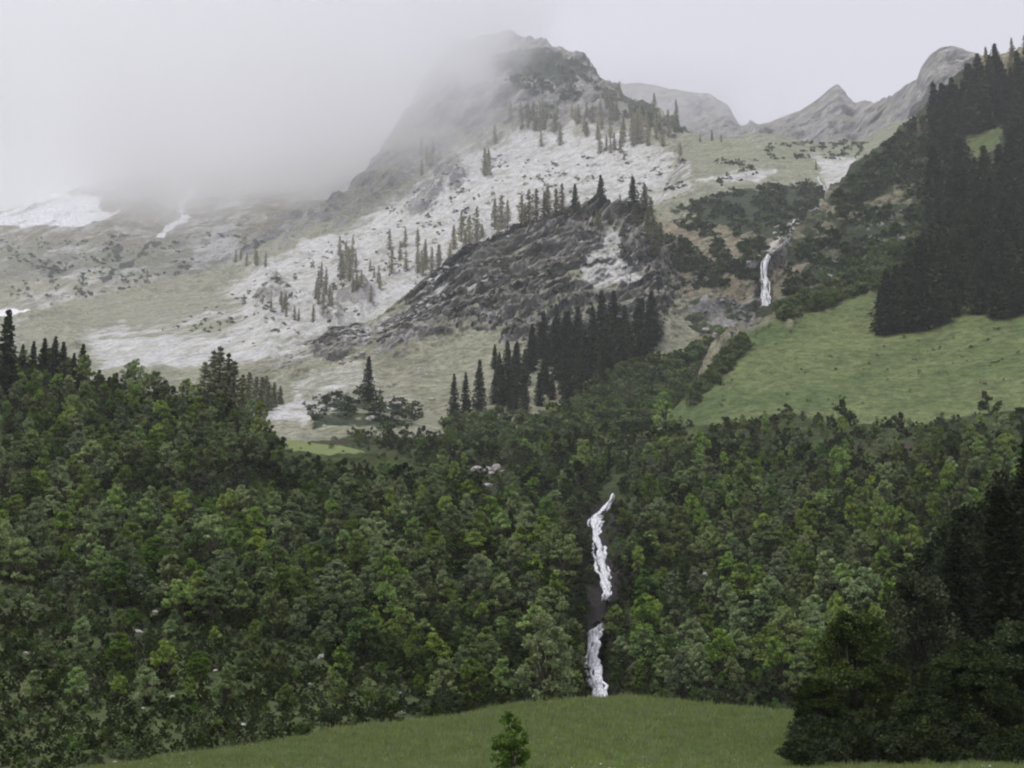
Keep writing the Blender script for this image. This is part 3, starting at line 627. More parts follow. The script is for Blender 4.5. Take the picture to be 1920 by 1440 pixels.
BR = [Proto('broadleaf', broad_crown(7 + .5 * (k % 3), 2.3 + .25 * (k % 3), 40 + 3 * k, 64, .27, .10, 100 + k), [M_LEAF, M_LEAF, M_LEAF, M_LEAF, M_PALE, M_LEAF, M_BUSH][k], M_BARK) for k in range(7)]
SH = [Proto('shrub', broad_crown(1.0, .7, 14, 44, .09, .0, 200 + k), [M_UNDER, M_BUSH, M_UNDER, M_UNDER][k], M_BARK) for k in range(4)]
DP = [Proto('pine_bush', broad_crown(.62, .7, 8, 26, .14, .0, 230 + k), [M_PINE, M_PINE, M_BUSH][k], M_BARK) for k in range(3)]
GS = [Proto('green_bush', broad_crown(1.0, .72, 10, 34, .13, .0, 240 + k), [M_GREENSCRUB, M_BUSH, M_GREENSCRUB][k], M_BARK) for k in range(3)]
SP = [Proto('spruce', spruce(20, 3.1 + .25 * (k % 3), 34, 8, 5, .72, 300 + k), M_SPR, M_BARK) for k in range(5)]
LA = [Proto('larch', spruce(18, 2.6, 26, 7, 5, .62, 320 + k, .08, .12, .3), M_LAR, M_BARK) for k in range(4)]
OL = [Proto('bushy_conifer', spruce(16, 2.9, 28, 8, 5, .62, 340 + k, .02, .1, .15, .62), M_OLIVE, M_BARK) for k in range(3)]

# ------------------------------------------------------------------ where things stand
SA, SB_, SC_, SE_, SF, SG, SHs, SM = (SHEETS[k] for k in ('wooded_hill', 'forest_slope', 'mountain_spur', 'rocky_slope', 'rock_knoll', 'mountain', 'snowy_mountain', 'meadow'))
def hill_at(u, v):
    """the ground of the bushy hill or the wooded slope behind it, or None where neither shows"""
    if u < 1132 and v >= SA.crest(u): return SA.at(u, v), 'A'
    if u > 256 and v >= SB_.crest(u): return SB_.at(u, v), 'B'
    return None, None
def in_poly(u, v, pts):
    c = False
    for i in range(len(pts)):
        x1, y1 = pts[i]; x2, y2 = pts[(i + 1) % len(pts)]
        if (y1 > v) != (y2 > v) and u < (x2 - x1) * (v - y1) / (y2 - y1) + x1: c = not c
    return c
MEAD_EDGE = [(0, 1475), (200, 1441), (400, 1411), (600, 1377), (800, 1350), (960, 1326), (1060, 1312), (1180, 1306), (1300, 1318), (1450, 1334), (2200, 1360)]
def mead_v(u): return float(np.interp(u, *zip(*MEAD_EDGE)))
GRASSY = [(500, 800), (560, 806), (640, 822), (740, 852), (800, 880), (770, 905), (640, 885), (540, 862)]
BARE = [(260, 905), (420, 880), (540, 872), (580, 892), (430, 935), (280, 940)]
FALL = [(1149, 925, 4), (1144, 940, 8), (1130, 958, 13), (1114, 972, 22), (1116, 990, 20), (1124, 1015, 24), (1130, 1045, 25), (1138, 1080, 24), (1143, 1105, 18), (1138, 1125, 11), (1137, 1150, 7), (1128, 1170, 8), (1115, 1182, 18), (1112, 1205, 17), (1108, 1222, 14), (1115, 1245, 24), (1119, 1272, 22), (1126, 1296, 18), (1132, 1320, 20)]
def fall_d(u, v):
    x = np.interp(v, [p[1] for p in FALL], [p[0] for p in FALL]); return (u - x) if 895 < v < 1345 else 999
def darts(n, region, space, tries=60000):
    """evenly spread photo positions; spacing may depend on where"""
    cell = {}; out_ = []; k = 0
    while k < tries and len(out_) < n:
        k += 1; u = rnd.uniform(region[0], region[2]); v = rnd.uniform(region[1], region[3]); s_ = space(u, v)
        if s_ is None: continue
        ci, cj = int(u // 60), int(v // 60); ok = True
        for a in (-1, 0, 1):
            for b_ in (-1, 0, 1):
                for (x, y) in cell.get((ci + a, cj + b_), ()):
                    if (x - u) ** 2 + ((y - v) * 1.35) ** 2 < s_ * s_: ok = False; break
                if not ok: break
            if not ok: break
        if ok: cell.setdefault((ci, cj), []).append((u, v)); out_.append((u, v))
    return out_

CLEAR = [(912, 884, 40), (918, 914, 26), (150, 1292, 34), (261, 1186, 20), (602, 1238, 16), (103, 1070, 12), (148, 1092, 12), (293, 1150, 13), (322, 1309, 12), (270, 1330, 12), (405, 1262, 12), (582, 1285, 12), (455, 1360, 12), (752, 1338, 18), (750, 1300, 12), (978, 1322, 16), (1322, 1078, 14), (1385, 1082, 12), (215, 1430, 10), (48, 1228, 10)]
def on_stone(u, v, k=1.0):
    return any(abs(u - a) < c * .75 * k and b - 4 < v < b + 16 * k for a, b, c in CLEAR)
# --- broadleaf trees of the bushy hill and the wooded slope
def tree_space(u, v):
    if v > mead_v(u) - 4: return None
    if v < 790 and u > 1240: return None
    if in_poly(u, v, GRASSY): return None
    if on_stone(u, v, 2.2): return None
    d = fall_d(u, v)
    if -20 < d < 32 and rnd.random() < .985: return None
    if in_poly(u, v, [(560, 885), (860, 885), (900, 905), (940, 960), (600, 930)]) and rnd.random() < .3: return None
    if in_poly(u, v, BARE): return None
    low = v > 1090 + (u * .22 if u < 800 else 300) and u < 960     # open scrub near the meadow's left end
    if low: return 66 if rnd.random() < .25 else None
    k = (v - 780) / 560
    if u < 900 and v > 1000 and rnd.random() < .4: return None
    return 25 + 21 * k
cand = darts(2600, (-380, 690, 2400, 1330), tree_space, 150000)
TR = []
for u, v in cand:
    P_, sh = hill_at(u, v)
    if P_ is None: continue
    low = v > 1090 + (u * .22 if u < 800 else 300) and u < 960
    h = rnd.uniform(3.2, 5.9) * (.7 if v < 845 and u > 1240 else 1) if not low else rnd.uniform(1.3, 2.6)
    if u < 520 and v < 900: h *= 1.15
    if v < 850 and 500 < u < 1240: h *= .62
    if 480 < u < 800 and in_poly(u, v - h / P_[1] * FPX * .75, GRASSY): h *= .35
    if 640 < u < 960 and v > 1180: h *= .7
    px = h / P_[1] * FPX; h = min(h, 92 * P_[1] / FPX)
    if abs(fall_d(u, v - px * .5)) < 30 + px * .34 and u > 1000 and v > 930: h *= .26
    if 870 < u < 960 and 885 < v < 985: h = min(h, max(.8, (v - 895) * P_[1] / FPX))
    if 250 < u < 590 and 905 < v < 1010: h = min(h, max(1.0, (v - 915) * P_[1] / FPX))
    if 490 < u < 810 and v < 980:
        h = min(h, max(1.2, (v - float(np.interp(u, [500, 560, 640, 740, 800], [838, 858, 876, 884, 890])) + 8) * P_[1] / FPX))
    TR.append((h / P_[1] * FPX, u, v, P_, h, low))
def where_broad(u, v):
    if u < 520 and v < 830: return 'topping the left hill', 'trees on the left hill'
    if u < 560 and v < 980: return ('on left hill, photo edge' if u < 160 else 'on left hill, above bare path' if u < 380 else 'on left hill, beyond bare path'), 'trees on the left hill'
    if u < 960 and v > 1090 + u * .22: return 'in scrub above the meadow', 'bushes on the lower left slope'
    if u < 560: return ('low on left hill, photo edge' if u < 200 else 'on left hill below bare path'), 'trees on the left hill'
    if v < 860 and u < 1240: return ('left of the spruce stand' if u < 840 else 'below the spruce stand' if u < 1060 else 'right of the spruce stand'), 'trees across the valley floor'
    if u < 960: return ('under the grassy ridge' if u < 760 else 'under the pale boulders') + (', higher' if v < 1030 else ', lower'), 'trees in mid slope'
    if u < 1128: return 'left of lower waterfall, ' + ('by lip' if v < 1000 else 'halfway' if v < 1160 else 'by foot'), 'trees beside the lower waterfall'
    if u < 1290: return 'right of lower waterfall, ' + ('by lip' if v < 1000 else 'halfway' if v < 1160 else 'by foot'), 'trees beside the lower waterfall'
    if v < 860: return ('under the pasture, ' + ('left' if u < 1480 else 'middle' if u < 1680 else 'right')), 'trees below the pasture'
    return ('on right slope, %s ' % ('upper' if v < 980 else 'mid' if v < 1130 else 'lower')) + ('left' if u < 1450 else 'centre' if u < 1620 else 'right'), 'trees on the right wooded slope'
# trees hidden under others or out of the frame stay in the mass
TR.sort(key=lambda t: -t[0]); nind = 0; rest = []
for t in TR:
    px, u, v, P_, h, low = t
    hid = v - px * .9 < -10 or u < 4 or u > 1916 or (u > 1480 and v > 1180) or (u > 1640 and v > 980) or v > mead_v(u) + 6
    if not hid and nind < 292:
        k = rnd.randrange(7); p = BR[k]; lk, gk = where_broad(u, v)
        tone = 'pale green' if k == 4 else 'dark green' if k == 6 else 'fresh green'
        size = 'low' if h < 2.6 else 'tall' if h > 5.2 else 'rounded'
        kind = 'bush' if h < 2.6 else 'broadleaf tree'
        place(p, 'bush' if h < 2.6 else 'broadleaf_tree', P_ - np.array([0, 0, .15]), h / p.h, kind.split()[-1], '%s %s %s' % (size, tone, kind), '%s %s %s' % (size, tone.split()[0], 'trees' if h >= 2.6 else 'bushes'), lk, gk, u=u, sq=rnd.uniform(.95, 1.35), tilt=.14)
        nind += 1
    else: rest.append(t)
scatter('woodland', [t[3] for t in rest], [t[4] / 6.9 for t in rest], BR, 'smaller broadleaf trees filling the gaps across the wooded slopes', 3)
# --- undergrowth of the two slopes
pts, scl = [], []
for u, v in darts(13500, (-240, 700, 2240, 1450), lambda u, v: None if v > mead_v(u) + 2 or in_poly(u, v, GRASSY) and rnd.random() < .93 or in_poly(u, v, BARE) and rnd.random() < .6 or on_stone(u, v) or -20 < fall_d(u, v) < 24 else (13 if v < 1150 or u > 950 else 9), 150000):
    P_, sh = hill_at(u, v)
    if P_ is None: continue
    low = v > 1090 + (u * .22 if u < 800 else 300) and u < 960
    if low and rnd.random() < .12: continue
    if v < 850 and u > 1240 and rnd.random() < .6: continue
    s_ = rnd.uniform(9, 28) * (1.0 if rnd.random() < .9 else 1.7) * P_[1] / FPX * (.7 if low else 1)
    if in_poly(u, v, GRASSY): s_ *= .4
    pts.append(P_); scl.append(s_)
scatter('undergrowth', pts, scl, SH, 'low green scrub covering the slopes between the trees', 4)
# --- scrub belts higher up
def belt(name, sheet, polys, n, px, protos, label, seed, keep=1.0):
    P3, S3 = [], []
    for pl in polys:
        us = [p[0] for p in pl]; vs = [p[1] for p in pl]; k = 0; m = 0
        for _ in range(n * 4):
            if m >= n: break
            u = rnd.uniform(min(us), max(us)); v = rnd.uniform(min(vs), max(vs))
            if not in_poly(u, v, pl) or v < sheet.crest(u): continue
            if float(fbm(np.array([[u / 26, v / 20, seed * 1.0]]), 3)[0]) < keep: continue
            p = sheet.at(u, v); P3.append(p); S3.append(rnd.uniform(*px) * p[1] / FPX); m += 1
    return scatter(name, P3, S3, protos, label, seed, .2)
belt('dwarf_pine_scrub', SE_, [[(1255, 400), (1330, 372), (1420, 350), (1520, 342), (1560, 372), (1510, 430), (1460, 470), (1400, 470), (1330, 450), (1262, 420)], [(1235, 440), (1420, 460), (1430, 540), (1240, 540)]], 520, (8, 17), DP, 'dark dwarf pines carpeting the shoulder left of the upper stream', 11, -.15)
belt('dwarf_pine_scrub', SC_, [[(1560, 372), (1620, 306), (1700, 235), (1745, 205), (1745, 360), (1640, 370), (1575, 400)], [(1480, 480), (1560, 400), (1740, 360), (1740, 500), (1600, 520), (1470, 560)]], 520, (8, 18), DP, 'dark dwarf pines on the spur right of the upper stream', 12, -.08)
belt('green_scrub', SC_, [[(1440, 600), (1560, 530), (1640, 470), (1740, 430), (1745, 530), (1640, 545), (1500, 590)], [(1290, 748), (1385, 645), (1400, 640), (1400, 655), (1300, 760)], [(1440, 606), (1470, 580), (1560, 558), (1560, 572), (1470, 600)]], 360, (10, 24), GS, 'fresh green bushes along the upper edge of the pasture', 13, -.25)
belt('green_scrub', SF, [[(1060, 760), (1180, 700), (1300, 665), (1370, 640), (1385, 650), (1290, 740), (1260, 790), (1060, 800)], [(840, 792), (1000, 796), (1060, 775), (1280, 770), (1280, 840), (840, 842)]], 460, (14, 32), GS, 'fresh green bushes in the draw left of the pasture', 14, -.5)
belt('dwarf_pine_scrub', SF, [[(565, 750), (680, 725), (790, 760), (810, 800), (590, 800)]], 260, (6, 13), DP, 'dark dwarf pines spotting the scree apron under the knoll', 15, -.05)
belt('dwarf_pine_scrub', SF, [[(840, 600), (1080, 400), (1230, 395), (1290, 540), (1240, 640), (960, 640)]], 170, (6, 13), DP, 'dark dwarf pines on the ledges of the rock knoll', 16, .0)
belt('dwarf_pine_scrub', SG, [[(920, 105), (1000, 105), (1110, 150), (1080, 190), (1000, 180), (940, 150)], [(1080, 135), (1150, 180), (1290, 250), (1250, 262), (1160, 215)]], 230, (7, 13), DP, 'dark dwarf pines below the misty summit', 17, -.2)
belt('mountain_scrub', SG, [[(300, 620), (640, 440), (860, 300), (1240, 260), (1240, 400), (900, 470), (600, 640)]], 420, (4, 10), [GS[0], GS[2], DP[0]], 'scattered low scrub on the pale scree face', 18, .12)
belt('mountain_scrub', SHs, [[(0, 450), (300, 440), (560, 440), (200, 560), (0, 560)]], 220, (4, 11), DP, 'scattered low scrub on the brown slope at the valley head', 19, .1)
belt('mountain_scrub', SE_, [[(1230, 300), (1420, 300), (1420, 345), (1240, 360)], [(1420, 270), (1640, 262), (1600, 300), (1450, 300)]], 130, (4, 10), DP, 'scattered low scrub around the green saddle', 20, .1)

belt('pasture_tussocks', SC_, [[(1290, 760), (1390, 660), (1500, 600), (1640, 640), (1930, 610), (1930, 730), (1600, 760), (1300, 775)]], 80, (2.5, 7), [GS[1], DP[2]], 'small dark tussocks and low plants dotting the pasture', 22, .05)
def rock_source(name, mat, seed):
    import bmesh
    bm = bmesh.new(); bmesh.ops.create_icosphere(bm, subdivisions=2, radius=.5); co = np.array([x.co[:] for x in bm.verts]); d = fbm(co * 2.2 + seed, 3) * .6
    for x, c in zip(bm.verts, co * (1 + d)[:, None] * np.array([1, .8, .6])): x.co = c
    me = bpy.data.meshes.new(name); bm.to_mesh(me); bm.free(); me.materials.append(mat); return bpy.data.objects.new(name, me)
M_DSTONE = stone_mat('dark_stone', (.045, .045, .05), (.17, .16, .155)); M_PST = stone_mat('scree_stone', (.30, .29, .285), (.55, .53, .52))
RD = [rock_source('dark_rock', M_DSTONE, k * 7.) for k in range(3)]; RP = [rock_source('light_rock', M_PST, 30 + k * 7.) for k in range(2)]
belt('scree_rocks', SG, [[(300, 620), (520, 500), (640, 440), (860, 300), (1240, 260), (1240, 400), (900, 480), (700, 600), (520, 660)]], 520, (3, 11), RD[:2] + RP, 'dark and pale blocks strewn over the scree face', 41, .02)
belt('scree_rocks', SF, [[(560, 640), (700, 600), (880, 470), (960, 440), (940, 520), (760, 620), (640, 690)]], 170, (5, 14), RP + RD[:1], 'pale blocks along the edge of the dark rock band', 42, .0)
belt('scree_rocks', SF, [[(480, 760), (700, 700), (900, 640), (900, 760), (600, 800)]], 70, (3, 8), RP, 'pale stones on the grass apron under the knoll', 43, .0)
belt('scree_rocks', SE_, [[(1235, 470), (1430, 470), (1430, 640), (1235, 640)], [(1440, 420), (1500, 420), (1500, 600), (1445, 600)]], 120, (4, 11), RD + RP[:1], 'dark blocks around the upper waterfall', 44, -.05)
# --- conifers, each where it stands in the photograph: (column, row of the foot, height in photo pixels)
def conifer(protos, sheet, u, v, hp, cat, name, label, plural, where, group, sq=1.0):
    P_ = sheet.at(u, v); h = hp * P_[1] / FPX; p = protos[rnd.randrange(len(protos))]
    return place(p, name, P_ - np.array([0, 0, .4]), h / p.h, cat, label, plural, where, group, u=u, sq=sq * 1.45)
def tri(u, xs, ys): return float(np.interp(u, xs, ys))
# dark stand in the middle
for u, v in darts(64, (925, 600, 1228, 790), lambda u, v: 14 if tri(u, (925, 1000, 1060, 1228), (690, 665, 650, 610)) < v < tri(u, (925, 1040, 1228), (775, 775, 690)) else None, 30000):
    bottom = tri(u, (925, 1040, 1228), (775, 775, 690)); f = (bottom - v) / 110
    row = 'front row' if v > bottom - 40 else 'back rows'
    conifer(SP, SF, u, v, rnd.uniform(62, 112) * float(np.interp(u, [925, 1040, 1228], [.72, .9, 1.12])), 'spruce', 'spruce_tree', 'dark spruce', 'dark spruces', 'below the knoll, %s' % ('left' if u < 1020 else 'middle' if u < 1130 else 'right'), 'spruces in the stand below the knoll', 1.0)
for u, v, hp, lb in ((850, 785, 90, 'slender dark spruce, leftmost of the three left of the spruce stand'), (872, 775, 84, 'short dark spruce between two taller ones left of the spruce stand'), (900, 772, 106, 'tall narrow spruce standing clear just left of the spruce stand'), (690, 752, 92, 'lone narrow spruce on the scree apron below the rocks'),
                     (1222, 640, 100, 'tallest dark spruce at the upper right end of the middle stand')):
    conifer(SP, SF, u, v, hp, 'spruce', 'spruce_tree', lb, None, None, 'spruces near the stand below the knoll', .8)
# knoll crest
for u, v, hp, k, lb in ((1078, 402, 64, 0, 'dark spruce on the knoll crest, left of the two tallest'), (1125, 392, 70, 0, 'broad dark spruce on the highest point of the rock knoll'), (1186, 398, 74, 0, 'dark spruce standing on the right of the knoll top'), (1208, 404, 66, 1, 'olive conifer right of the dark spruce on the knoll top'), (1160, 394, 36, 2, 'small brownish conifer between the knoll top spruces'), (1100, 396, 26, 2, 'very small conifer between the two dark knoll spruces')):
    conifer((SP, OL, LA)[k], SF, u, v, hp, 'conifer', 'spruce_tree' if k == 0 else 'conifer_tree', lb, None, None, 'conifers on the crest of the rock knoll', .95)
for u, v, hp in ((1212, 450, 60), (1226, 480, 62), (1236, 462, 50), (1218, 425, 55), (1140, 420, 40), (1120, 430, 40), (1190, 425, 50)):
    conifer(OL, SF, u, v, hp, 'conifer', 'conifer_tree', 'dark bushy conifer', 'dark bushy conifers', 'on the knoll right shoulder', 'conifers on the crest of the rock knoll')
for u, v, hp in ((978, 418, 62), (992, 420, 74), (1004, 415, 70), (1020, 412, 62), (1026, 408, 72), (1042, 405, 60), (1052, 402, 68), (985, 425, 50)):
    conifer(LA, SF, u, v, hp, 'larch', 'larch_tree', 'pale larch on the left crest of the rock knoll', 'pale larches', 'on the left crest of the rock knoll', 'pale larches on the knoll crest')
for u, v, hp in ((852, 470, 52), (866, 455, 66), (880, 462, 70), (895, 450, 74), (872, 475, 50), (928, 430, 66), (940, 432, 72), (952, 428, 60), (935, 445, 48), (905, 465, 46), (845, 490, 46)):
    conifer(LA, SG, u, v, hp, 'larch', 'larch_tree', 'pale larch', 'pale larches', 'on scree left of the knoll', 'pale larches on the scree')
for cx, cy_, n, hp, rx, ry, wh in ((652, 510, 7, 42, 14, 22, 'on scree, tight left cluster'), (612, 560, 6, 38, 20, 16, 'in the cluster low on the scree'), (785, 500, 10, 42, 34, 26, 'in the loose cluster above the rock band'), (915, 325, 2, 46, 4, 6, 'alone high on the scree'), (800, 300, 4, 30, 10, 14, 'at the edge of the mist'), (1020, 240, 12, 30, 50, 28, 'below the misty summit'),
                                   (1120, 250, 16, 34, 60, 26, 'on the upper right of the scree'), (1215, 250, 14, 40, 34, 24, 'on the right ridge of the mountain'), (470, 492, 5, 22, 22, 10, 'low on the mountain edge'), (540, 590, 7, 26, 34, 18, 'low on the scree, centre left'), (1150, 205, 8, 30, 30, 14, 'just under the ridge line'), (700, 545, 6, 30, 30, 18, 'above the reddish rocks')):
    for _ in range(int(n * 1.6)):
        u = cx + rnd.gauss(0, rx * .8); v = cy_ + rnd.gauss(0, ry * .8)
        if v < SG.crest(u) + 4: v = SG.crest(u) + 6
        conifer(LA, SG, u, v, hp * rnd.uniform(.85, 1.5), 'larch', 'larch_tree', 'pale larch ' + wh, 'pale larches', wh, 'pale larches on the mountain', sq=.9)
        THINGS[-1] = (THINGS[-1][0], 'pale larch', 'pale larches', wh, u)
for u, v, hp in ((1312, 268, 20), (1336, 264, 24), (1352, 266, 20), (1275, 258, 30), (1530, 318, 22)):
    conifer(LA, SE_, u, v, hp, 'larch', 'larch_tree', 'pale larch', 'small pale larches', 'on the green saddle', 'larches on the saddle')
# left hill
for u, v, hp in ((382, 765, 84), (394, 768, 104), (408, 772, 112), (424, 775, 106), (438, 778, 96), (450, 785, 80)):
    conifer(OL, SA, u, v + 6, hp * 1.22, 'conifer', 'conifer_tree', 'olive bushy conifer', 'olive bushy conifers', 'ending the left hill crest', 'olive conifers on the left hill', sq=.78)
for u, v, hp in ((466, 780, 66), (478, 786, 62), (490, 790, 66), (503, 792, 58), (514, 786, 50), (526, 780, 38), (498, 778, 56)):
    conifer(OL, SF, u, min(v - 22, 772), hp, 'conifer', 'conifer_tree', 'low dark conifer', 'low dark conifers', 'right of the olive conifers', 'olive conifers on the left hill')
for u, v, hp in ((62, 705, 92), (80, 712, 104), (100, 715, 112), (118, 712, 96), (152, 722, 104), (136, 720, 80), (40, 705, 84)):
    conifer(SP, SA, u, v, hp * .82, 'spruce', 'spruce_tree', 'very dark spruce', 'very dark spruces', 'on the hill, far left', 'dark spruces on the left hill')
conifer(SP, SA, 2, 760, 190, 'spruce', 'spruce_tree', 'large dark spruce cut by the left edge of the photo', None, None, 'dark spruces on the left hill', .9)
# spur on the right
pts = []
for u, v in darts(150, (1925, 60, 2400, 600), lambda u, v: 19, 9000): pts.append(SC_.at(u, max(v, SC_.crest(u) + 6)))
scatter('spruce_wood', pts, [rnd.uniform(.7, 1.25) for _ in pts], SP, 'dark spruce wood going on beyond the right edge of the view', 51, .02)
SPUR = [(1662, 632), (1700, 622), (1760, 612), (1800, 605), (1925, 590), (1960, 560), (1960, 130), (1900, 120), (1840, 165), (1780, 205), (1748, 250), (1752, 330), (1745, 420), (1735, 520), (1690, 560)]
GAP = [(1800, 262), (1890, 240), (1892, 372), (1800, 385)]
for u, v in darts(190, (1650, 120, 1960, 640), lambda u, v: None if not in_poly(u, v, SPUR) or in_poly(u, v, GAP) or (v < 470 and float(fbm(np.array([[u / 34, v / 44, 2.2]]), 2)[0]) < -.02 - .25 * (u - 1740) / 180) else 15 + 9 * (v - 120) / 500, 60000):
    if u > 1930: continue
    row = 'lowest edge' if v > 560 else 'lower half' if v > 420 else 'upper half' if v > 270 else 'top'
    conifer(SP, SC_, u, v, rnd.uniform(66, 140) * (.50 + .50 * min(1, v / 450)), 'spruce', 'spruce_tree', 'dark spruce', 'dark spruces', 'in spur wood, %s %s' % (row, 'left' if u < 1760 else 'middle' if u < 1850 else 'right'), 'spruces in the wood above the pasture', sq=1.15)
for u, v, hp in ((1655, 628, 98), (1672, 626, 92), (1690, 622, 112), (1712, 620, 118), (1735, 616, 122), (1760, 612, 130), (1880, 598, 110), (1895, 594, 100), (1866, 596, 80)):
    conifer(SP, SC_, u, v, hp, 'spruce', 'spruce_tree', 'dark spruce', 'dark spruces', 'edging the wood on the pasture', 'spruces in the wood above the pasture', sq=1.15)
for u, v in darts(16, (1800, 90, 1930, 180), lambda u, v: 15 if v > 80 + (1930 - u) * .55 else None, 6000):
    conifer(LA, SC_, u, v, rnd.uniform(36, 52), 'larch', 'larch_tree', 'yellowish larch', 'yellowish larches', 'on the skyline of the right spur', 'larches on the skyline of the spur')
for u, v in darts(9, (1720, 190, 1800, 260), lambda u, v: 15, 6000):
    conifer(LA, SC_, u, max(v, SC_.crest(u) + 4), rnd.uniform(34, 50), 'larch', 'larch_tree', 'yellowish larch', 'yellowish larches', 'on the left shoulder of the right spur', 'larches on the skyline of the spur')
# lone broadleaf before the pasture and a few more singled out
for sh_, u, v, h_, k, nm, lb in ((SB_, 1252, 812, 11.0, 0, 'broadleaf_tree', 'umbrella shaped tree standing at the lower left corner of the pasture'), (SB_, 1147, 1196, 4.6, 2, 'broadleaf_tree', 'small leafy tree beside the gap between the two drops of the waterfall'), (SA, 1030, 1322, 7.2, 5, 'broadleaf_tree', 'dense pointed tree at the left foot of the lower waterfall'), (SA, 430, 1120, 4.6, 4, 'broadleaf_tree', 'pale flowering tree standing out on the left slope')):
    P_ = sh_.at(u, v)
    if (u, v) == (1147, 1196): P_ = P_ + np.array([0, -7., -.2])      # on the near bank of the gully
    e = place(BR[k], nm, P_, h_ / BR[k].h, 'tree', lb, None, None, 'broadleaf trees that stand out', u=u); del e['group']

# --- the near dark trees at the lower right
def mead_at(u, Y):
    x = (u - 960) / FPX * Y / math.cos(PITCH); d = (SM.P[..., 0] - x) ** 2 + (SM.P[..., 1] - Y) ** 2; return SM.P.reshape(-1, 3)[int(np.argmin(d))]
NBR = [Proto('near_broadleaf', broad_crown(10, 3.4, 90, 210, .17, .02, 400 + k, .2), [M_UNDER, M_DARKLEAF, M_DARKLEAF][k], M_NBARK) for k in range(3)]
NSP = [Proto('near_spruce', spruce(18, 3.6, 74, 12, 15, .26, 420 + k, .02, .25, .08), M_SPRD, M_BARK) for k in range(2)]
def near(protos, k, u, Y, topv, cat, name, label, sq=1.0):
    p0 = mead_at(u, Y); p = protos[k]; top = proj(u, topv, Y)[2]; h = top - p0[2]
    e = place(p, name, p0 - np.array([0, 0, .1]), h / p.h, cat, label, None, None, 'dark trees at the right edge of the meadow', u=u, sq=sq)
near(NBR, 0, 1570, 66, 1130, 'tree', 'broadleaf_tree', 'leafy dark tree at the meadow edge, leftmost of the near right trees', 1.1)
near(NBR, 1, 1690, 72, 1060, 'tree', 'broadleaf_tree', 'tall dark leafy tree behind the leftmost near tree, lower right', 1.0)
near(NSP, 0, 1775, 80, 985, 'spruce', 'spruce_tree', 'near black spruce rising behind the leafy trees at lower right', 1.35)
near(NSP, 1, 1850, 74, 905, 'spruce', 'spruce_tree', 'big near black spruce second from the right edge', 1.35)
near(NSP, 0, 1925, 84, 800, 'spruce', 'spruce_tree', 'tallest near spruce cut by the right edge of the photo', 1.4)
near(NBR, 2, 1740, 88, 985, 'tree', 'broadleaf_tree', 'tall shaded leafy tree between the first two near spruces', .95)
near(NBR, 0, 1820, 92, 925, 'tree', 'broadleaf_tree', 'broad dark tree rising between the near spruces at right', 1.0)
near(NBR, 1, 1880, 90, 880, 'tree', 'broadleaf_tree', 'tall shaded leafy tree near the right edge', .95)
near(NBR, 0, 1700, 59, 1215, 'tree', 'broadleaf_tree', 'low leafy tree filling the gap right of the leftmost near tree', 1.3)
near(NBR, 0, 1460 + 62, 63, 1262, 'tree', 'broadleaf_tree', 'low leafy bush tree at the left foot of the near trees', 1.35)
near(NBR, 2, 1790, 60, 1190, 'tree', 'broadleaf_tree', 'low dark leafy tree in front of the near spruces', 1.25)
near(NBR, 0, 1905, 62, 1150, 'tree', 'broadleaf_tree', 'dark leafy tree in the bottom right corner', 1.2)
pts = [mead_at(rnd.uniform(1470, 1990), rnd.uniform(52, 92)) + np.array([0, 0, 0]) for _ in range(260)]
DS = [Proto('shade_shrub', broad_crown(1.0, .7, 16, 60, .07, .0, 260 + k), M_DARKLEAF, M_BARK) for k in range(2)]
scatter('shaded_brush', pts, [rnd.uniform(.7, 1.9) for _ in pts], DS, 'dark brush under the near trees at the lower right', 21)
# --- sapling on the meadow
p0 = mead_at(951, 44); sp_ = Proto('sapling', broad_crown(1.7, .62, 42, 60, .07, .03, 75), M_BUSH, M_BARK)
e = place(sp_, 'sapling', p0, 1.0, 'sapling', 'small round sapling standing alone on the front meadow', None, None, 'x', u=951); del e['group']

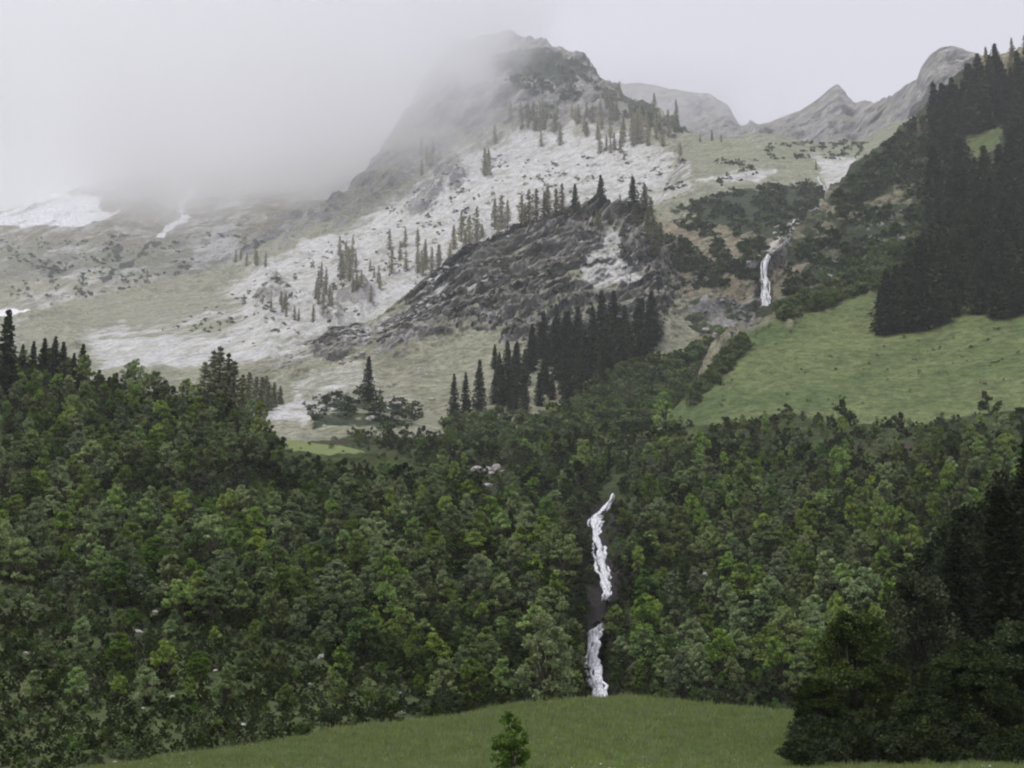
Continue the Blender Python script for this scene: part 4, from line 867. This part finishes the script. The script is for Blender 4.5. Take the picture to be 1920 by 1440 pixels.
# ------------------------------------------------------------------ water
def waterfall(name, sheet, path, label, off=.8, n=7, step=3.0, seed=0, wk=1.25):
    vs = np.array([p[1] for p in path], float); L_ = np.concatenate([[0], np.cumsum(np.hypot(np.diff([p[0] for p in path]), np.diff(vs)))])
    m = int(L_[-1] / step); t = np.linspace(0, L_[-1], m); U = np.interp(t, L_, [p[0] for p in path]); V = np.interp(t, L_, vs); W = np.interp(t, L_, [p[2] for p in path]) * wk
    nz = fbm(np.stack([t / 9, t * 0 + seed, t * 0], -1), 3); U = U + nz * 3; W = W * (1 + .3 * fbm(np.stack([t / 7, t * 0 + seed + 5, t * 0], -1), 3))
    Y = np.array([min(sheet.at(u + du, v)[1] for du in (-10, -5, 0, 5, 10)) for u, v in zip(U, V)])
    Y = np.convolve(np.pad(Y, 4, mode='edge'), np.ones(9) / 9, 'valid') - off
    VV, FF, o_ = [], [], 0
    for q, (c0, ww) in enumerate(((0, .34), (-.3, .26), (.3, .28), (-.58, .16), (.56, .18))):
        wob = fbm(np.stack([t / 11, t * 0 + seed * 3 + q, t * 0], -1), 3) * .3; wid = W * ww * np.clip(.85 + 1.5 * fbm(np.stack([t / 14, t * 0 + seed * 5 + q, t * 0 + 3], -1), 3), .10 if q else .5, 1.5)
        G = []
        for k in range(n):
            a = k / (n - 1) * 2 - 1; G.append(proj(U + (c0 + wob) * W * .8 + a * wid / 2, V + 1.2 * a * a + q, Y + q * .12 + (a * a) * .8 * wid / 20 + (np.abs(a) > .99) * 1.0))
        G = np.array(G).transpose(1, 0, 2); G[..., 1] += fbm(np.stack([G[..., 0] * 2.4, G[..., 2] * .14, G[..., 0] * 0 + seed], -1), 4) * .35
        idx = np.arange(m * n).reshape(m, n) + o_; o_ += m * n; VV.append(G.reshape(-1, 3)); FF.append(np.stack([idx[:-1, :-1], idx[:-1, 1:], idx[1:, 1:], idx[1:, :-1]], -1).reshape(-1, 4))
    o = mk_obj(name, mk_mesh(name, np.concatenate(VV), np.concatenate(FF), True, [M_WATER])); sd_ = o.modifiers.new('thickness', 'SOLIDIFY'); sd_.thickness = .12; sd_.offset = -1
    tag(o, label, kind='structure'); return o
waterfall('waterfall', SB_, [p for p in FALL if p[1] < 1130], 'upper white drop of the lower waterfall in the wooded gorge', 2.0, seed=1, wk=1.2)
waterfall('waterfall', SB_, [p for p in FALL if p[1] > 1165], 'lower white drop of the lower waterfall above the meadow', 15.0, seed=2, wk=1.2)
waterfall('waterfall', SE_, [(1440, 476, 7), (1434, 492, 10), (1433, 515, 12), (1436, 540, 13), (1437, 560, 14), (1436, 585, 12), (1434, 612, 11)], 'upper waterfall over the dark rocks, left strand', 2.5, 5, 3, 3, 1.25)
waterfall('waterfall', SE_, [(1436, 545, 5), (1446, 560, 8), (1450, 575, 8), (1451, 592, 8), (1446, 608, 9)], 'upper waterfall over the dark rocks, short right strand', 3.0, 5, 3, 4, 1.1)
waterfall('stream', SE_, [(1532, 330, 3), (1545, 352, 4), (1556, 375, 4), (1530, 398, 2), (1498, 430, 2), (1474, 452, 3), (1446, 474, 3)], 'thin stream falling from the saddle to the upper waterfall', 1.2, 5, 3, 5, .8)

# ------------------------------------------------------------------ stones
def boulder(sheet, u, v, wpx, asp, label, group=None, name='boulder', mat=M_STONE):
    import bmesh
    p = sheet.at(u, v); s_ = wpx * p[1] / FPX / 2; bm = bmesh.new(); bmesh.ops.create_icosphere(bm, subdivisions=3, radius=1); sd_ = rnd.uniform(0, 90)
    co = np.array([x.co[:] for x in bm.verts]); d = fbm(co * .9 + sd_, 4) * .55 + np.round(fbm(co * 1.6 + sd_, 2) * 3) / 3 * .18
    co = co * (1 + d)[:, None] * np.array([1, .8, asp])
    for x, c in zip(bm.verts, co): x.co = c
    me = bpy.data.meshes.new(name); bm.to_mesh(me); bm.free(); me.materials.append(mat)
    o = mk_obj(name, me); o.location = p + np.array([0, 0, s_ * asp * .3]); o.scale = (s_,) * 3; o.rotation_euler = (0, 0, rnd.uniform(-.5, .5)); tag(o, label, 'boulder', group); return o
for u, v, wd, asp, lb in ((893, 882, 22, .6, 'pinkish pale boulder, leftmost of the boulders in the clearing'), (912, 884, 16, .9, 'white block in the middle of the clearing boulders'), (930, 882, 20, .9, 'largest white boulder at the right of the clearing'), (922, 890, 12, .6, 'small pale stone in front of the clearing boulders'), (942, 886, 10, .7, 'small pale stone at the right end of the clearing boulders'), (918, 914, 22, .5, 'brownish rock below the clearing boulders'), (940, 908, 12, .5, 'small brown rock right of and below the clearing boulders')):
    boulder(SA if v > SA.crest(u) else SB_, u, v, wd, asp, lb, 'pale boulders in the clearing')
for u, v, wd, asp, lb in ((150, 1292, 34, .3, 'long pale rock slab low on the left slope'), (261, 1186, 20, .6, 'pale grey rock on the left slope above the slab'), (602, 1238, 16, .9, 'white stone in mid slope above the meadow'), (103, 1070, 9, .8, 'small white stone high on the left slope'), (148, 1092, 10, .7, 'small pale stone below and right of the high white one'), (293, 1150, 13, .7, 'pale stone between bushes on the left slope'), (322, 1309, 10, .6, 'small white stone right of the slab'), (270, 1330, 9, .7, 'small white stone below the slab'), (405, 1262, 10, .6, 'small white stone at mid left above the meadow'), (582, 1285, 9, .6, 'small pale stone under the white mid slope stone'), (455, 1360, 11, .6, 'small white stone just above the meadow edge'), (752, 1338, 18, .5, 'brown stone at the meadow edge in the middle'), (750, 1300, 9, .6, 'pale stone above the brown one at the meadow edge'), (978, 1322, 16, .5, 'grey stone at the meadow crest left of the waterfall'), (1322, 1078, 14, .6, 'pinkish stone among bushes right of the waterfall'), (1385, 1082, 10, .7, 'small pale stone right of the pinkish one'), (215, 1430, 8, .6, 'tiny white stone at the bottom left above the meadow'), (48, 1228, 9, .6, 'small white stone near the left edge of the photo')):
    boulder(SA if u < 1100 else SB_, u, v, wd, asp, lb)
for u, v, wd, lb in ((697, 786, 20, 'white boulder at the foot of the scree apron'), (1322, 622, 14, 'pale rock left of the upper waterfall'), (812, 750, 14, 'white rock on the grass apron left of the spruces')):
    boulder(SF if u < 1250 else SE_, u, v, wd, .6, lb)

# ------------------------------------------------------------------ meadow grass and flowers
r_ = np.random.default_rng(5)
def tuft(n, h, w_, mat, name):
    V, F = [], []
    for k in range(n):
        a = r_.uniform(0, 6.28); x, y = r_.normal(size=2) * w_; hh = h * r_.uniform(.5, 1.2); bx, by = math.cos(a) * .012, math.sin(a) * .012; lx, ly = r_.normal(size=2) * h * .35; o = len(V)
        V += [(x - bx, y - by, -.02), (x + bx, y + by, -.02), (x + lx + bx * .3, y + ly + by * .3, hh), (x + lx - bx * .3, y + ly - by * .3, hh)]; F.append((o, o + 1, o + 2, o + 3))
    return bpy.data.objects.new(name, mk_mesh(name, V, F, False, [mat]))
M_GR = leaf_mat('grass_blades', (.16, .225, .055), (.25, .33, .10), .45, .25, 4); M_GR2 = leaf_mat('dry_grass_blades', (.17, .22, .075), (.24, .28, .11), .45, .2, 4)
tf = [tuft(26, .13, .13, M_GR, 'tuft_a'), tuft(22, .17, .12, M_GR, 'tuft_b'), tuft(18, .2, .1, M_GR2, 'tuft_c')]
def mead_pts(n, f=None):
    P_ = SM.P[3:SM.n + 2]; out_ = []
    us = np.array([SM.U.searchsorted(-60), SM.U.searchsorted(2000)]); nr = SM.n - 1
    i = np.clip((nr - 1) * r_.uniform(.22, 1, n) ** .75, 0, nr - 1); j = r_.uniform(us[0], us[1], n); a, b = i.astype(int), j.astype(int); fi, fj = (i - a)[:, None], (j - b)[:, None]; Q = SM.P
    return Q[a, b] * (1 - fi) * (1 - fj) + Q[a + 1, b] * fi * (1 - fj) + Q[a, b + 1] * (1 - fi) * fj + Q[a + 1, b + 1] * fi * fj
gp = mead_pts(60000); scatter('grass', gp, r_.uniform(.6, 1.4, len(gp)) * np.clip(gp[:, 1] / 55, .8, 1.8), tf, 'short grass tufts covering the front meadow', 31, .1)
def flower(name, c):
    b = NB(name + '_petals'); m = b.fin(c); q = []; V = [(0, 0, .17)]; F = []
    for k in range(6): a = k * math.pi / 3; V.append((math.cos(a) * .035, math.sin(a) * .035, .18 + .01 * (k % 2)))
    for k in range(0, 6, 2): F.append((0, 1 + k, 1 + (k + 1) % 6, 1 + (k + 2) % 6))
    return bpy.data.objects.new(name, mk_mesh(name, V, F, False, [m]))
fw, fy = flower('white_flower', (.78, .78, .74)), flower('yellow_flower', (.55, .50, .12))
fp = mead_pts(9000); fu, fv = unproj(fp); nn = fbm(np.stack([fu / 90, fv / 14, fu * 0], -1), 3)
k1 = (nn > .12) & (fu > 880) | (nn > .42) | (r_.uniform(size=len(fu)) < .04); fp = fp[k1]
fp = fp[r_.permutation(len(fp))[:1300]]; scatter('wildflowers', fp, r_.uniform(.5, 1.0, len(fp)), [fw], 'white wildflowers sprinkled over the front meadow', 32, .2)
fp = mead_pts(1500); scatter('wildflowers', fp, r_.uniform(.45, .85, len(fp)), [fy], 'yellow wildflowers sprinkled over the front meadow', 33, .2)

# ------------------------------------------------------------------ labels: tell repeats apart
ORD = ['leftmost', 'second from left', 'third from left', 'fourth from left', 'fifth from left', 'sixth from left', 'seventh from left', 'eighth from left', 'ninth from left', 'tenth from left']
NUM = {2: 'two', 3: 'three', 4: 'four', 5: 'five', 6: 'six', 7: 'seven', 8: 'eight', 9: 'nine', 10: 'ten'}
bucket = {}
ROW = ['top row', 'second row', 'third row', 'fourth row', 'fifth row', 'sixth row', 'seventh row', 'eighth row']
for e, lb, pl, wh, u in THINGS:
    full = lb if (wh is None or wh in lb) else lb + ' ' + wh; v = float(unproj(np.array(e.location))[1]); bucket.setdefault(full, []).append((v, u, e, lb, pl, wh))
for full, L_ in bucket.items():
    n = len(L_); L_.sort(key=lambda t: t[0]); nr = -(-n // 9) if n > 10 and L_[0][4] else 1; per = -(-n // nr)
    for q in range(nr):
        M_ = sorted(L_[q * per:(q + 1) * per], key=lambda t: t[1]); m = len(M_); rw = ', %s of ' % ROW[q] if nr > 1 else ' of the %s ' % NUM.get(m, '')
        for k, (v, u, e, lb, pl, wh) in enumerate(M_):
            if pl is None or n == 1: e['label'] = full
            elif nr == 1 and n == 2: e['label'] = '%s of the two %s %s' % (('left', 'right')[k], pl, wh)
            else: e['label'] = '%s%s%s %s' % ('rightmost' if k == m - 1 else ORD[k], rw, pl, wh)


# ------------------------------------------------------------------ air
def box_mesh(name, x0, x1, y0, y1, z0, z1):
    V = [(x, y, z) for z in (z0, z1) for y in (y0, y1) for x in (x0, x1)]
    F = [(0, 2, 3, 1), (4, 5, 7, 6), (0, 1, 5, 4), (2, 6, 7, 3), (0, 4, 6, 2), (1, 3, 7, 5)]
    return mk_mesh(name, V, F, False)
def volume_mat(name, build):
    m = bpy.data.materials.new(name); m.use_nodes = True; t = m.node_tree; t.nodes.clear()
    o = t.nodes.new('ShaderNodeOutputMaterial'); p = t.nodes.new('ShaderNodeVolumePrincipled')
    t.links.new(p.outputs[0], o.inputs['Volume']); build(t, p); return m
def haze_build(t, p):
    p.inputs['Color'].default_value = (.93, .94, 1.0, 1); p.inputs['Density'].default_value = HAZE; p.inputs['Anisotropy'].default_value = .2
HAZE = 1.25e-4
hz = mk_obj('haze', box_mesh('haze', -9400, 9400, -9400, 9400, -45, 1330)); hz.data.materials.append(volume_mat('haze_air', haze_build))
tag(hz, 'thin pale haze filling the valley air', kind='stuff')

def cloud_obj(name, bx, base, xfade, dens, seed, label, yf=None):
    def build(t, p):
        N = t.nodes.new; L = t.links.new
        def M(op, a, b=None, clamp=False):
            x = N('ShaderNodeMath'); x.operation = op; x.use_clamp = clamp
            for i, q in enumerate((a, b)):
                if q is None: continue
                if isinstance(q, (int, float)): x.inputs[i].default_value = q
                else: L(q, x.inputs[i])
            return x.outputs[0]
        def MR(v, a, b, c=0., d=1.):
            x = N('ShaderNodeMapRange'); x.interpolation_type = 'SMOOTHSTEP'
            for i, q in enumerate((v, a, b, c, d)):
                if isinstance(q, (int, float)): x.inputs[i].default_value = q
                else: L(q, x.inputs[i])
            return x.outputs[0]
        g = N('ShaderNodeNewGeometry'); sp = N('ShaderNodeSeparateXYZ'); L(g.outputs['Position'], sp.inputs[0])
        n = N('ShaderNodeTexNoise'); n.noise_dimensions = '4D'; n.inputs['W'].default_value = seed; n.inputs['Scale'].default_value = .0042; n.inputs['Detail'].default_value = 5; n.inputs['Roughness'].default_value = .62
        L(g.outputs['Position'], n.inputs['Vector']); nn = M('SUBTRACT', n.outputs['Fac'], .5)
        z = M('ADD', sp.outputs[2], M('MULTIPLY', nn, 780.)); x = M('ADD', sp.outputs[0], M('MULTIPLY', nn, 1700.)); z = M('ADD', z, MR(sp.outputs[0], -900., -450., 0., 85.))
        d = M('MULTIPLY', M('MULTIPLY', MR(z, base, base + 170), MR(sp.outputs[2], bx[5] - 130, bx[5] - 5, 1., 0.)), MR(x, xfade[0], xfade[1], 1., 0.) if xfade[0] < xfade[1] else MR(x, xfade[1], xfade[0], 0., 1.))
        if yf: d = M('MULTIPLY', d, MR(sp.outputs[1], yf[0], yf[1]))
        L(M('MULTIPLY', d, dens), p.inputs['Density'])
        p.inputs['Color'].default_value = (.995, .995, 1, 1); p.inputs['Anisotropy'].default_value = .75
    o = mk_obj(name, box_mesh(name, *bx)); m = volume_mat(name + '_vapour', build); m.cycles.volume_step_rate = .25
    m.cycles.volume_interpolation = 'LINEAR'
    o.data.materials.append(m); tag(o, label, kind='stuff'); return o
cloud_obj('cloud', (-3600, 330, 1700, 4000, 600, 1130), 755, (-225, 70), .0062, 1.3, 'low grey cloud swallowing the mountain flank and sky on the left')
cloud_obj('cloud', (60, 1000, 2650, 4200, 1000, 1325), 1150, (420, 650), .003, 4.7, 'thin cloud resting on the ridge behind the summit')
